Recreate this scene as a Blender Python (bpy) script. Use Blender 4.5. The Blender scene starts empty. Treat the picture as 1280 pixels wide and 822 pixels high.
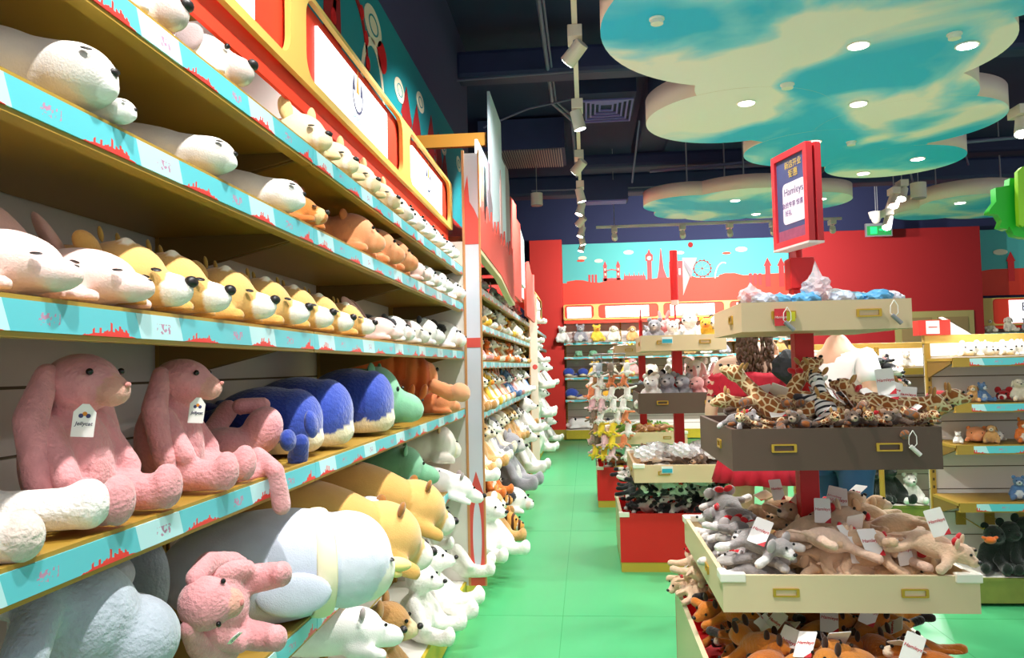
import bpy, bmesh, math, random
import numpy as np
from mathutils import Vector, Matrix, Euler
random.seed(7)
PI = math.pi
S = bpy.context.scene
COL = S.collection

# ------------------------------------------------------------------ camera
F_PX, YAW, PITCH, ROLL, EYE = 1000.0, .0916, .048, .021, Vector((0, 0, 1.5))
def _cam_axes():
    f = Vector((-math.sin(YAW), math.cos(YAW), 0)); r = Vector((math.cos(YAW), math.sin(YAW), 0)); u = Vector((0, 0, 1))
    f2 = f*math.cos(PITCH) + u*math.sin(PITCH); u2 = u*math.cos(PITCH) - f*math.sin(PITCH)
    r3 = r*math.cos(ROLL) - u2*math.sin(ROLL); u3 = u2*math.cos(ROLL) + r*math.sin(ROLL)
    return r3, u3, f2
CR, CU, CF = _cam_axes()
cam_data = bpy.data.cameras.new('camera'); cam = bpy.data.objects.new('camera', cam_data); COL.objects.link(cam)
cam_data.sensor_width = 36; cam_data.lens = F_PX/1280*36; cam_data.clip_start = .05; cam_data.clip_end = 100
m = Matrix.Identity(4)
for i in range(3):
    m[i][0] = CR[i]; m[i][1] = CU[i]; m[i][2] = -CF[i]; m[i][3] = EYE[i]
cam.matrix_world = m
S.camera = cam
def at(px, py, X=None, Y=None, Z=None):
    """world point seen at a photo pixel on a given real plane"""
    d = CF + CR*((px-640)/F_PX) - CU*((py-411)/F_PX)
    t = X/d.x if X is not None else (Y/d.y if Y is not None else (Z-1.5)/d.z)
    return EYE + d*t
def proj(p):
    d = Vector(p)-EYE; z = d.dot(CF)
    return 640+F_PX*d.dot(CR)/z, 411-F_PX*d.dot(CU)/z
def YX(px, X, z):
    n = CR - CF*((px-640)/F_PX); return -(X*n.x+(z-1.5)*n.z)/n.y
def XY(px, Y, z):
    n = CR - CF*((px-640)/F_PX); return -(Y*n.y+(z-1.5)*n.z)/n.x

# ------------------------------------------------------------------ light, exposure
S.view_settings.view_transform = 'Standard'; S.view_settings.look = 'None'
S.view_settings.gamma = 1; S.view_settings.use_curve_mapping = False
S.view_settings.exposure = 0.5
w = bpy.data.worlds.new('world'); S.world = w; w.use_nodes = True
w.node_tree.nodes['Background'].inputs[0].default_value = (.97, .98, 1, 1)
w.node_tree.nodes['Background'].inputs[1].default_value = .55
SPOT_W, DOWN_W = 135, 80

# ------------------------------------------------------------------ materials
def lin(c):
    if isinstance(c, str): c = [int(c[i:i+2], 16)/255 for i in (0, 2, 4)]
    else: c = [v/255 for v in c]
    return tuple((v/12.92 if v <= .04045 else ((v+.055)/1.055)**2.4) for v in c)
MC = {}
def mat(name, c, rough=.6, metal=0, emit=0, alpha=1, trans=0, sheen=0, spec=.5, noise=0, nscale=30, bump=0):
    if name in MC: return MC[name]
    m = bpy.data.materials.new(name); m.use_nodes = True; nt = m.node_tree; b = nt.nodes['Principled BSDF']
    col = (*lin(c), 1)
    b.inputs['Base Color'].default_value = col; b.inputs['Roughness'].default_value = rough
    b.inputs['Metallic'].default_value = metal; b.inputs['Specular IOR Level'].default_value = spec
    b.inputs['Alpha'].default_value = alpha; b.inputs['Transmission Weight'].default_value = trans
    b.inputs['Sheen Weight'].default_value = sheen
    if emit: b.inputs['Emission Color'].default_value = col; b.inputs['Emission Strength'].default_value = emit
    if noise or bump:
        tc = nt.nodes.new('ShaderNodeTexCoord'); n = nt.nodes.new('ShaderNodeTexNoise'); n.inputs['Scale'].default_value = nscale
        n.inputs['Detail'].default_value = 4
        nt.links.new(tc.outputs['Object'], n.inputs['Vector'])
        if noise:
            r = nt.nodes.new('ShaderNodeMapRange'); r.inputs[3].default_value = 1-noise; r.inputs[4].default_value = 1+noise
            nt.links.new(n.outputs[0], r.inputs[0])
            h = nt.nodes.new('ShaderNodeHueSaturation'); h.inputs['Color'].default_value = col
            nt.links.new(r.outputs[0], h.inputs['Value']); nt.links.new(h.outputs[0], b.inputs['Base Color'])
        if bump:
            bp = nt.nodes.new('ShaderNodeBump'); bp.inputs['Strength'].default_value = bump; bp.inputs['Distance'].default_value = .01
            nt.links.new(n.outputs[0], bp.inputs['Height']); nt.links.new(bp.outputs[0], b.inputs['Normal'])
    MC[name] = m; return m

def plush_mat(name, bump=.5, scale=180, mottle=.12, pattern=None):
    m = bpy.data.materials.new(name); m.use_nodes = True; nt = m.node_tree; N, L = nt.nodes, nt.links
    b = N['Principled BSDF']; b.inputs['Roughness'].default_value = .95; b.inputs['Sheen Weight'].default_value = .35
    b.inputs['Sheen Roughness'].default_value = .5; b.inputs['Specular IOR Level'].default_value = .15
    tc = N.new('ShaderNodeTexCoord'); a = N.new('ShaderNodeAttribute'); a.attribute_name = 'Col'
    n1 = N.new('ShaderNodeTexNoise'); n1.inputs['Scale'].default_value = scale; n1.inputs['Detail'].default_value = 3
    n2 = N.new('ShaderNodeTexNoise'); n2.inputs['Scale'].default_value = 22; n2.inputs['Detail'].default_value = 5
    for n in (n1, n2): L.new(tc.outputs['Object'], n.inputs['Vector'])
    r = N.new('ShaderNodeMapRange'); r.inputs[1].default_value = .3; r.inputs[2].default_value = .7
    r.inputs[3].default_value = 1-mottle; r.inputs[4].default_value = 1+mottle; L.new(n2.outputs[0], r.inputs[0])
    h = N.new('ShaderNodeHueSaturation'); L.new(r.outputs[0], h.inputs['Value'])
    src = a.outputs['Color']
    if pattern == 'giraffe':
        v = N.new('ShaderNodeTexVoronoi'); v.feature = 'DISTANCE_TO_EDGE'; v.inputs['Scale'].default_value = 42
        L.new(tc.outputs['Object'], v.inputs['Vector'])
        c = N.new('ShaderNodeMapRange'); c.inputs[1].default_value = .07; c.inputs[2].default_value = .12
        L.new(v.outputs['Distance'], c.inputs[0]); mx = N.new('ShaderNodeMix'); mx.data_type = 'RGBA'
        L.new(c.outputs[0], mx.inputs[0]); L.new(src, mx.inputs[6]); mx.inputs[7].default_value = (*lin('9A5A2A'), 1); src = mx.outputs[2]
    if pattern in ('zebra', 'tiger'):
        wv = N.new('ShaderNodeTexWave'); wv.bands_direction = 'X'; wv.inputs['Scale'].default_value = 14 if pattern == 'zebra' else 9
        wv.inputs['Distortion'].default_value = 3; wv.inputs['Detail'].default_value = 1
        L.new(tc.outputs['Object'], wv.inputs['Vector'])
        c = N.new('ShaderNodeMapRange'); c.inputs[1].default_value = .6; c.inputs[2].default_value = .72
        L.new(wv.outputs['Fac'], c.inputs[0]); mx = N.new('ShaderNodeMix'); mx.data_type = 'RGBA'
        L.new(c.outputs[0], mx.inputs[0]); L.new(src, mx.inputs[6])
        mx.inputs[7].default_value = (*lin('26262C' if pattern == 'zebra' else '5A2E14'), 1); src = mx.outputs[2]
    L.new(src, h.inputs['Color']); L.new(h.outputs[0], b.inputs['Base Color'])
    ad = N.new('ShaderNodeMath'); ad.operation = 'ADD'; L.new(n1.outputs[0], ad.inputs[0]); L.new(n2.outputs[0], ad.inputs[1])
    bp = N.new('ShaderNodeBump'); bp.inputs['Strength'].default_value = bump; bp.inputs['Distance'].default_value = .006
    L.new(ad.outputs[0], bp.inputs['Height']); L.new(bp.outputs[0], b.inputs['Normal'])
    return m
PL = dict(short=plush_mat('plush_short', .25, 260, .05), fur=plush_mat('plush_fur', .7, 110, .12),
          giraffe=plush_mat('plush_giraffe', .3, 200, .08, 'giraffe'), zebra=plush_mat('plush_zebra', .3, 200, .05, 'zebra'),
          tiger=plush_mat('plush_tiger', .4, 160, .08, 'tiger'))
BLACK = mat('black_bead', '101010', .15); NOSE = mat('nose_black', '1C1818', .45)
YEL = mat('yellow_shelf_paint', 'A8842F', .45); YELD = mat('yellow_frame', 'D9B65C', .5)
UNDER = mat('shelf_underside', '7E5E22', .55)
SLAT = mat('slatwall_cream', 'E0DAD2', .6); RED = mat('red_paint', 'D01414', .5); RED2 = mat('red_wall', 'D8281C', .65, noise=.04, nscale=3)
REDD = mat('dark_red_wall', '960B10', .75, noise=.05, nscale=40)
ORG = mat('orange_red_print', 'EE3A1C', .6); TEAL = mat('teal_print', '4FB9B6', .6); TEALD = mat('teal_wall_print', '0E8C94', .6)
CREAM = mat('cream_board', 'E0C39C', .55); DARKW = mat('dark_tray', '5E473B', .6); WHITE = mat('white_plastic', 'F1EDE4', .4)
NAVY = mat('navy_ceiling', '1E2850', .8, noise=.25, nscale=2); NAVW = mat('navy_wall', '20264C', .8); PURP = mat('purple_wall', '3B3A5E', .75)
GOLD = mat('brass', 'C9A23A', .35, .6); CARD = mat('card_white', 'F3EEE9', .5); REDP = mat('red_print', 'C8202C', .6)
WGLOW = mat('white_glow', 'FFFFFF', .5, emit=1.0); LAMPM = mat('lamp_glow', 'FFFFFF', .5, emit=14); DGLOW = mat('downlight_glow', 'FFF8EC', .5, emit=7)  # white emission shared by header light boxes and the added shelf glow boards
METAL = mat('grey_metal', '9FA0A6', .4, .6); WOODE = mat('ply_edge', 'C98F5C', .6); PANELW = mat('panel_white', 'D8D9E6', .5)
CLOUDS = mat('cloud_side', 'EAD6CA', .7); INK = mat('dark_ink', '3A3A55', .6); CLW = mat('print_cream', 'EDE6C8', .6)

def sky_print():
    m = bpy.data.materials.new('cloud_sky_print'); m.use_nodes = True; nt = m.node_tree; N, L = nt.nodes, nt.links
    b = N['Principled BSDF']; b.inputs['Roughness'].default_value = .6
    tc = N.new('ShaderNodeTexCoord'); mp = N.new('ShaderNodeMapping'); mp.inputs['Scale'].default_value = (.8, .62, .1)
    mp.inputs['Rotation'].default_value = (0, 0, .5); mp.inputs['Location'].default_value = (.35, 1.7, 0)
    n = N.new('ShaderNodeTexNoise'); n.inputs['Scale'].default_value = 1.35; n.inputs['Detail'].default_value = 5; n.inputs['Roughness'].default_value = .42
    n.inputs['Distortion'].default_value = .5
    L.new(tc.outputs['Object'], mp.inputs[0]); L.new(mp.outputs[0], n.inputs['Vector'])
    r = N.new('ShaderNodeValToRGB'); e = r.color_ramp.elements
    e[0].position = .43; e[0].color = (*lin('14C0F6'), 1); e[1].position = .56; e[1].color = (*lin('FCF4F4'), 1)
    k = e.new(.49); k.color = (*lin('7CD8FA'), 1)
    L.new(n.outputs[0], r.inputs[0]); L.new(r.outputs[0], b.inputs['Base Color'])
    return m
SKYP = sky_print()
def strip_mat():
    m = bpy.data.materials.new('printed_label_strip'); m.use_nodes = True; nt = m.node_tree; N, L = nt.nodes, nt.links
    b = N['Principled BSDF']; b.inputs['Roughness'].default_value = .35
    tc = N.new('ShaderNodeTexCoord'); sp = N.new('ShaderNodeSeparateXYZ'); L.new(tc.outputs['Object'], sp.inputs[0])
    def M(op, a, b_=None):
        k = N.new('ShaderNodeMath'); k.operation = op
        for i, v in enumerate((a, b_)):
            if v is None: continue
            if isinstance(v, (int, float)): k.inputs[i].default_value = v
            else: L.new(v, k.inputs[i])
        return k.outputs[0]
    u, v = sp.outputs[0], sp.outputs[2]
    ph = M('FRACT', M('DIVIDE', u, .31))
    wn = N.new('ShaderNodeTexWhiteNoise'); wn.noise_dimensions = '1D'; L.new(M('FLOOR', M('MULTIPLY', u, 170)), wn.inputs['W'])
    n1 = N.new('ShaderNodeTexNoise'); n1.noise_dimensions = '1D'; n1.inputs['Scale'].default_value = 26; L.new(u, n1.inputs['W'])
    tri = M('SUBTRACT', 1, M('ABSOLUTE', M('MULTIPLY', M('SUBTRACT', ph, .33), 4.2)))
    hgt = M('MULTIPLY', M('ADD', M('MULTIPLY', M('MULTIPLY', wn.outputs[0], wn.outputs[0]), .022), M('MULTIPLY', n1.outputs[0], .016)), M('MAXIMUM', tri, 0))
    red = M('LESS_THAN', v, hgt)
    pale = M('GREATER_THAN', M('SINE', M('MULTIPLY', M('ADD', u, M('MULTIPLY', v, .4)), 13.7)), .55)
    sv = N.new('ShaderNodeTexNoise'); sv.inputs['Scale'].default_value = 130; L.new(tc.outputs['Object'], sv.inputs['Vector'])
    scr = M('MULTIPLY', M('MULTIPLY', M('GREATER_THAN', ph, .78), M('LESS_THAN', ph, .93)), M('MULTIPLY', M('LESS_THAN', M('ABSOLUTE', M('SUBTRACT', v, .019)), .009), M('GREATER_THAN', sv.outputs[0], .53)))
    def mix(f, c1, c2):
        k = N.new('ShaderNodeMix'); k.data_type = 'RGBA'; L.new(f, k.inputs[0])
        for i, c in ((6, c1), (7, c2)):
            if isinstance(c, str): k.inputs[i].default_value = (*lin(c), 1)
            else: L.new(c, k.inputs[i])
        return k.outputs[2]
    c = mix(pale, '5FC3CE', 'BCE6EC'); c = mix(scr, c, 'B98AA8'); c = mix(red, c, 'E23A34')
    L.new(c, b.inputs['Base Color']); return m
STRIP = strip_mat()
def floor_mat():
    m = mat('green_vinyl', '49B073', .32, noise=.05, nscale=1.5); return m

# ------------------------------------------------------------------ mesh helpers
def tag(o, label=None, cat=None, group=None, kind=None):
    for k, v in (('label', label), ('category', cat), ('group', group), ('kind', kind)):
        if v: o[k] = v
    return o
def newobj(name, me, mats, parent=None, link=True):
    o = bpy.data.objects.new(name, me)
    if isinstance(mats, (list, tuple)):
        for x in mats: me.materials.append(x)
    elif mats: me.materials.append(mats)
    if link: COL.objects.link(o)
    if parent: o.parent = parent
    return o
def bmobj(name, bm, mats, parent=None, smooth=False, link=True):
    me = bpy.data.meshes.new(name); bm.to_mesh(me); bm.free()
    if smooth: me.polygons.foreach_set('use_smooth', [True]*len(me.polygons))
    return newobj(name, me, mats, parent, link)
def abox(bm, x0, x1, y0, y1, z0, z1, mi=0, M=None, bev=0):
    r = bmesh.ops.create_cube(bm, size=1)
    vs = r['verts']
    for v in vs: v.co = Vector(((x0+x1)/2+v.co.x*(x1-x0), (y0+y1)/2+v.co.y*(y1-y0), (z0+z1)/2+v.co.z*(z1-z0)))
    if bev:
        es = list({e for v in vs for e in v.link_edges}); rr = bmesh.ops.bevel(bm, geom=es, offset=bev, segments=2, profile=.5, affect='EDGES')
        vs = list({v for f in rr['faces'] for v in f.verts} | {v for v in vs if v.is_valid})
    fs = {f for v in vs for f in v.link_faces}
    for f in fs: f.material_index = mi
    if M: bmesh.ops.transform(bm, matrix=M, verts=vs)
    return vs
def box(name, x0, x1, y0, y1, z0, z1, m, parent=None, bev=0):
    bm = bmesh.new(); abox(bm, x0, x1, y0, y1, z0, z1, bev=bev); return bmobj(name, bm, m, parent)
def acyl(bm, p0, p1, r0, r1=None, seg=16, mi=0):
    p0, p1 = Vector(p0), Vector(p1); r1 = r0 if r1 is None else r1; d = p1-p0
    M = Matrix.Translation((p0+p1)/2) @ d.to_track_quat('Z', 'Y').to_matrix().to_4x4()
    r = bmesh.ops.create_cone(bm, cap_ends=True, segments=seg, radius1=r0, radius2=r1, depth=d.length, matrix=M)
    for f in {f for v in r['verts'] for f in v.link_faces}: f.material_index = mi
    return r['verts']
def cyl(name, p0, p1, r0, m, parent=None, r1=None, seg=16, smooth=False):
    bm = bmesh.new(); acyl(bm, p0, p1, r0, r1, seg); return bmobj(name, bm, m, parent, smooth)
def aell(bm, c, r, rot=(0, 0, 0), sub=3, mi=0):
    q = bmesh.ops.create_icosphere(bm, subdivisions=sub, radius=1)
    M = Matrix.Translation(c) @ Euler(rot).to_matrix().to_4x4() @ Matrix.Diagonal((*r, 1))
    bmesh.ops.transform(bm, matrix=M, verts=q['verts'])
    for f in {f for v in q['verts'] for f in v.link_faces}: f.material_index = mi
    return q['verts']
def ell(name, c, r, m, parent=None, rot=(0, 0, 0), sub=2, link=True):
    bm = bmesh.new(); aell(bm, c, r, rot, sub); return bmobj(name, bm, m, parent, True, link)
def tube(name, pts, r, m, parent=None, seg=8):
    cu = bpy.data.curves.new(name, 'CURVE'); cu.dimensions = '3D'; cu.bevel_depth = r; cu.bevel_resolution = 2
    sp = cu.splines.new('POLY'); sp.points.add(len(pts)-1)
    for i, p in enumerate(pts): sp.points[i].co = (*p, 1)
    o = bpy.data.objects.new('t', cu); me = bpy.data.meshes.new_from_object(o); bpy.data.objects.remove(o); me.name = name
    me.materials.clear(); return newobj(name, me, m, parent)
def flat(name, loops, depth, m, basis, parent=None, link=True):
    """2D outline(s) with holes, extruded by depth; basis maps (u, v, w) to world/local."""
    cu = bpy.data.curves.new(name, 'CURVE'); cu.dimensions = '2D'; cu.fill_mode = 'BOTH'; cu.extrude = depth/2
    for lp in loops:
        sp = cu.splines.new('POLY'); sp.points.add(len(lp)-1); sp.use_cyclic_u = True
        for i, p in enumerate(lp): sp.points[i].co = (p[0], p[1], 0, 1)
    o = bpy.data.objects.new('t', cu); me = bpy.data.meshes.new_from_object(o); bpy.data.objects.remove(o); me.name = name
    me.materials.clear(); me.transform(basis)
    return newobj(name, me, m, parent, link)
def basis(u, v, o=(0, 0, 0)):
    u, v = Vector(u), Vector(v); n = u.cross(v); M = Matrix.Identity(4)
    for i in range(3): M[i][0] = u[i]; M[i][1] = v[i]; M[i][2] = n[i]; M[i][3] = o[i]
    return M
def text(name, s, size, m, M, parent=None, ext=.0008, link=True, shear=0, align='CENTER'):
    cu = bpy.data.curves.new(name, 'FONT'); cu.body = s; cu.size = size; cu.extrude = ext; cu.align_x = align; cu.align_y = 'CENTER'; cu.shear = shear
    o = bpy.data.objects.new('t', cu); me = bpy.data.meshes.new_from_object(o); bpy.data.objects.remove(o); me.name = name
    me.materials.clear(); me.transform(M); return newobj(name, me, m, parent, link)
def rrect(x0, x1, y0, y1, r, n=6):
    out = []
    for cx, cy, a in ((x1-r, y1-r, 0), (x0+r, y1-r, 90), (x0+r, y0+r, 180), (x1-r, y0+r, 270)):
        for k in range(n+1):
            t = math.radians(a+90*k/n); out.append((cx+r*math.cos(t), cy+r*math.sin(t)))
    return out
def circ(cx, cy, r, n=28, ry=None): return [(cx+r*math.cos(2*PI*k/n), cy+(ry or r)*math.sin(2*PI*k/n)) for k in range(n)]
def empty(name, loc=(0, 0, 0), rz=0, link=True):
    o = bpy.data.objects.new(name, None); o.empty_display_size = .05
    if link: COL.objects.link(o)
    o.location = loc; o.rotation_euler = (0, 0, rz); return o
KIDS = {}
def copy_tree(o, parent=None):
    c = o.copy(); COL.objects.link(c)
    if parent: c.parent = parent
    for ch in KIDS.get(o.name, ()): copy_tree(ch, c)
    return c
ORD = 'first second third fourth fifth sixth seventh eighth ninth tenth eleventh twelfth thirteenth fourteenth fifteenth sixteenth seventeenth eighteenth nineteenth twentieth'.split()
def nth(i):
    if i < 20: return ORD[i]
    t = {2: 'twenty', 3: 'thirty', 4: 'forty', 5: 'fifty'}[(i+1)//10]
    return t+'-'+ORD[(i+1) % 10-1] if (i+1) % 10 else {2: 'twentieth', 3: 'thirtieth', 4: 'fortieth', 5: 'fiftieth'}[(i+1)//10]

# ------------------------------------------------------------------ plush bodies: overlapping lobes fused into one skin
def hexc(c): return lin(c)
def fused(name, prims, vox, material, link=False, smooth_it=6, flatz=None):
    """prims: ('e', centre, radii, rot, colour) | ('c', p0, p1, r0, r1, colour)"""
    bm = bmesh.new()
    for p in prims:
        if p[0] == 'e': aell(bm, p[1], p[2], p[3], 3)
        else:
            t = bmesh.new()
            for q, r in ((p[1], p[3]), (p[2], p[4])): aell(t, q, (r, r, r), sub=2)
            h = bmesh.ops.convex_hull(t, input=t.verts)
            bmesh.ops.delete(t, geom=[g for g in h['geom_interior'] if isinstance(g, bmesh.types.BMVert)], context='VERTS')
            tm = bpy.data.meshes.new('t'); t.to_mesh(tm); t.free(); bm.from_mesh(tm); bpy.data.meshes.remove(tm)
    me0 = bpy.data.meshes.new('t'); bm.to_mesh(me0); bm.free()
    o = bpy.data.objects.new('t', me0); COL.objects.link(o)
    md = o.modifiers.new('r', 'REMESH'); md.mode = 'VOXEL'; md.voxel_size = vox; md.use_smooth_shade = True
    sm = o.modifiers.new('s', 'SMOOTH'); sm.iterations = smooth_it; sm.factor = .5
    dg = bpy.context.evaluated_depsgraph_get(); me = bpy.data.meshes.new_from_object(o.evaluated_get(dg)); me.name = name
    bpy.data.objects.remove(o); bpy.data.meshes.remove(me0)
    n = len(me.vertices); P = np.empty(n*3); me.vertices.foreach_get('co', P); P = P.reshape(-1, 3)
    if flatz is not None:
        P[:, 2] = np.where(P[:, 2] < flatz, flatz+(P[:, 2]-flatz)*.15, P[:, 2]); me.vertices.foreach_set('co', P.ravel())
    best = np.full(n, 1e9); C = np.zeros((n, 4)); C[:, 3] = 1
    for p in prims:
        if p[0] == 'e':
            R = np.array(Euler(p[3]).to_matrix()); q = (P-np.array(p[1]))@R; rr = np.array(p[2])
            d = (np.linalg.norm(q/rr, axis=1)-1)*rr.min(); c = p[4]
        else:
            a, b = np.array(p[1]), np.array(p[2]); ab = b-a; t = np.clip(((P-a)@ab)/(ab@ab+1e-9), 0, 1)
            d = np.linalg.norm(P-(a+t[:, None]*ab), axis=1)-(p[3]+(p[4]-p[3])*t); c = p[5]
        k = d < best-1e-4; best[k] = d[k]; C[k, :3] = lin(c)
    ca = me.color_attributes.new('Col', 'FLOAT_COLOR', 'POINT'); ca.data.foreach_set('color', C.ravel())
    me.polygons.foreach_set('use_smooth', [True]*len(me.polygons))
    me.materials.clear(); return newobj(name, me, material, None, link)
def simple(name, prims, col, material=None, sub=3):
    """a small lobe mesh (ear, flipper) painted one colour"""
    bm = bmesh.new()
    for c, r, rot in prims: aell(bm, c, r, rot, sub)
    o = bmobj(name, bm, material or PL['short'], None, True, False)
    if material is None:
        me = o.data; ca = me.color_attributes.new('Col', 'FLOAT_COLOR', 'POINT')
        ca.data.foreach_set('color', list((*lin(col), 1))*len(me.vertices))
    return o
def proto(name, body, parts):
    """an unlinked template: Empty root, body and parts"""
    r = empty(name, link=False); KIDS[r.name] = []
    for p in [body]+parts:
        p.parent = r; KIDS[r.name].append(p)
    return r
def sub(parent_part, child):
    child.parent = parent_part; KIDS.setdefault(parent_part.name, []).append(child); return parent_part
def eye(c, r=.006): return simple('eye', [(c, (r, r, r), (0, 0, 0))], '000000', BLACK, 2)
def nose(c, r=.01, s=(1, 1.3, .9)): return simple('nose', [(c, (r*s[0], r*s[1], r*s[2]), (0, 0, 0))], '000000', NOSE, 2)
TAGTXT = {}
def hang_tag(c, rot, size=.05, txt='Hamleys', m=REDP, point=False):
    w_, h_ = size*.62, size
    lp = rrect(-w_/2, w_/2, -h_/2, h_/2, .004, 3) if not point else [(-w_/2, -h_/2), (w_/2, -h_/2), (w_/2, h_*.25), (w_*.15, h_/2), (-w_*.15, h_/2), (-w_/2, h_*.25)]
    M = Matrix.Translation(c) @ Euler(rot).to_matrix().to_4x4() @ basis((1, 0, 0), (0, 0, 1))
    t = flat('hang_tag', [lp], .0016, CARD, M, link=False)
    s = text('tag_lettering', txt, w_*.27, m, M @ Matrix.Translation((0, h_*(.05 if not point else -.1), .0012)), link=False, shear=.2)
    sub(t, s)
    if not point:
        u = flat('tag_corner_print', [[(w_*.1, -h_/2), (w_/2, -h_/2), (w_/2, -h_*.28)]], .0022, m, M, link=False); sub(t, u)
    else:
        for k, (cx, cc) in enumerate(((-.16, '3A3A6A'), (0, 'E08A20'), (.16, '3A3A6A'))):
            u = flat('tag_logo_print', [circ(cx*w_, h_*(.14 if k != 1 else .2), w_*.11, 10)], .0022, mat('logo_'+cc, cc, .6), M, link=False); sub(t, u)
    return t

def lying(name, L=.4, w=.17, h=.13, c='EEE6DA', cf=None, cm=None, ears='round', ear_c=None, nose_r=.009, closed=True, muz=.06, fur='short', vox=.0075, paws=True, spots=None, headw=.8, horns=False, tagged=False, seal=False):
    """prone plush animal: snout tip at the origin, body running back along -x"""
    cf = cf or c; cm = cm or cf; ear_c = ear_c or cf
    hr = h*.5*headw*1.05; hx = -muz*.8-hr*.72
    pr = [('e', (-L*.6, 0, h*.5), (L*.4, w/2, h*.52), (0, 0, 0), c),
          ('e', (hx-hr*.2, 0, h*.52), (hr*1.15, w*.5*headw, hr), (0, .1, 0), cf),
          ('c', (hx+hr*.35, 0, h*.42), (-muz*.45, 0, h*.34), h*.34, h*.24, cf), ('e', (-muz*.5, 0, h*.35), (muz*.52, w*.21, h*.25), (0, .15, 0), cm)]
    if seal:
        pr = [('e', (-L*.58, 0, h*.5), (L*.42, w/2, h*.52), (0, 0, 0), c), ('c', (-L*.55, 0, h*.5), (-h*.55, 0, h*.44), h*.5, h*.36, c), ('e', (-h*.42, 0, h*.42), (h*.42, w*.3, h*.36), (0, .1, 0), cf), ('e', (-.03, 0, h*.3), (.035, w*.15, h*.17), (0, 0, 0), cm)]
        for q in (-1, 1): pr.append(('e', (-L*.4, q*w*.46, h*.14), (.06, .035, .016), (q*.2, 0, q*.5), c))
    if paws:
        for s in (-1, 1): pr += [('c', (hx-.06, s*w*.38, h*.22), (hx+.045, s*w*.5, h*.14), h*.17, h*.14, c), ('c', (-L*.86, s*w*.3, h*.2), (-L*.98, s*w*.4, h*.14), h*.18, h*.13, c)]
    if spots:
        for sx, sy, sz, sr, sc in spots: pr.append(('e', (sx, sy, sz), (sr, sr, sr*.8), (0, 0, 0), sc))
    b = fused('body', pr, vox, PL[fur], flatz=.012)
    parts = [nose((-.004, 0, h*.46), nose_r)]
    for s in (-1, 1):
        if closed: parts.append(simple('closed_eye', [((hx+hr*.92, s*w*.27*headw+.0*s, h*.6), (.008, .009, .0018), (0, .5, s*.9))], '', NOSE, 2))
        else: parts.append(eye((hx+hr*.9, s*w*.25*headw, h*.66), .0065))
        e = None
        ey = s*w*.36*headw
        if ears == 'round': e = [((hx-hr*.3, ey, h*.95), (.01, .022, .022), (0, 0, s*.4))]
        if ears == 'point': e = [((hx-hr*.3, ey, h*1.03), (.012, .02, .034), (-s*.25, 0, s*.4))]
        if ears == 'flop': e = [((hx-hr*.3, ey*1.3, h*.72), (.028, .012, .036), (s*.4, 0, 0))]
        if ears == 'big': e = [((hx-.11, ey*1.2, h*1.2), (.016, .05, .11), (-s*.35, -.35, s*.5))]
        if ears == 'side': e = [((hx-hr*.5, ey*1.45, h*.9), (.012, .03, .02), (s*.6, 0, s*.4))]
        if e: parts.append(simple('ear', e, ear_c))
        if horns: parts.append(simple('horn', [((hx-hr*.5, ey*.6, h*1.12), (.0045, .0045, .014), (0, -.2, 0))], 'B08A40'))
    if tagged: parts.append(hang_tag((hx-.02, -w*.55, h*.5), (0, 0, .2), .045, 'Jellycat', INK, True))
    return proto(name, b, parts)

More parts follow.
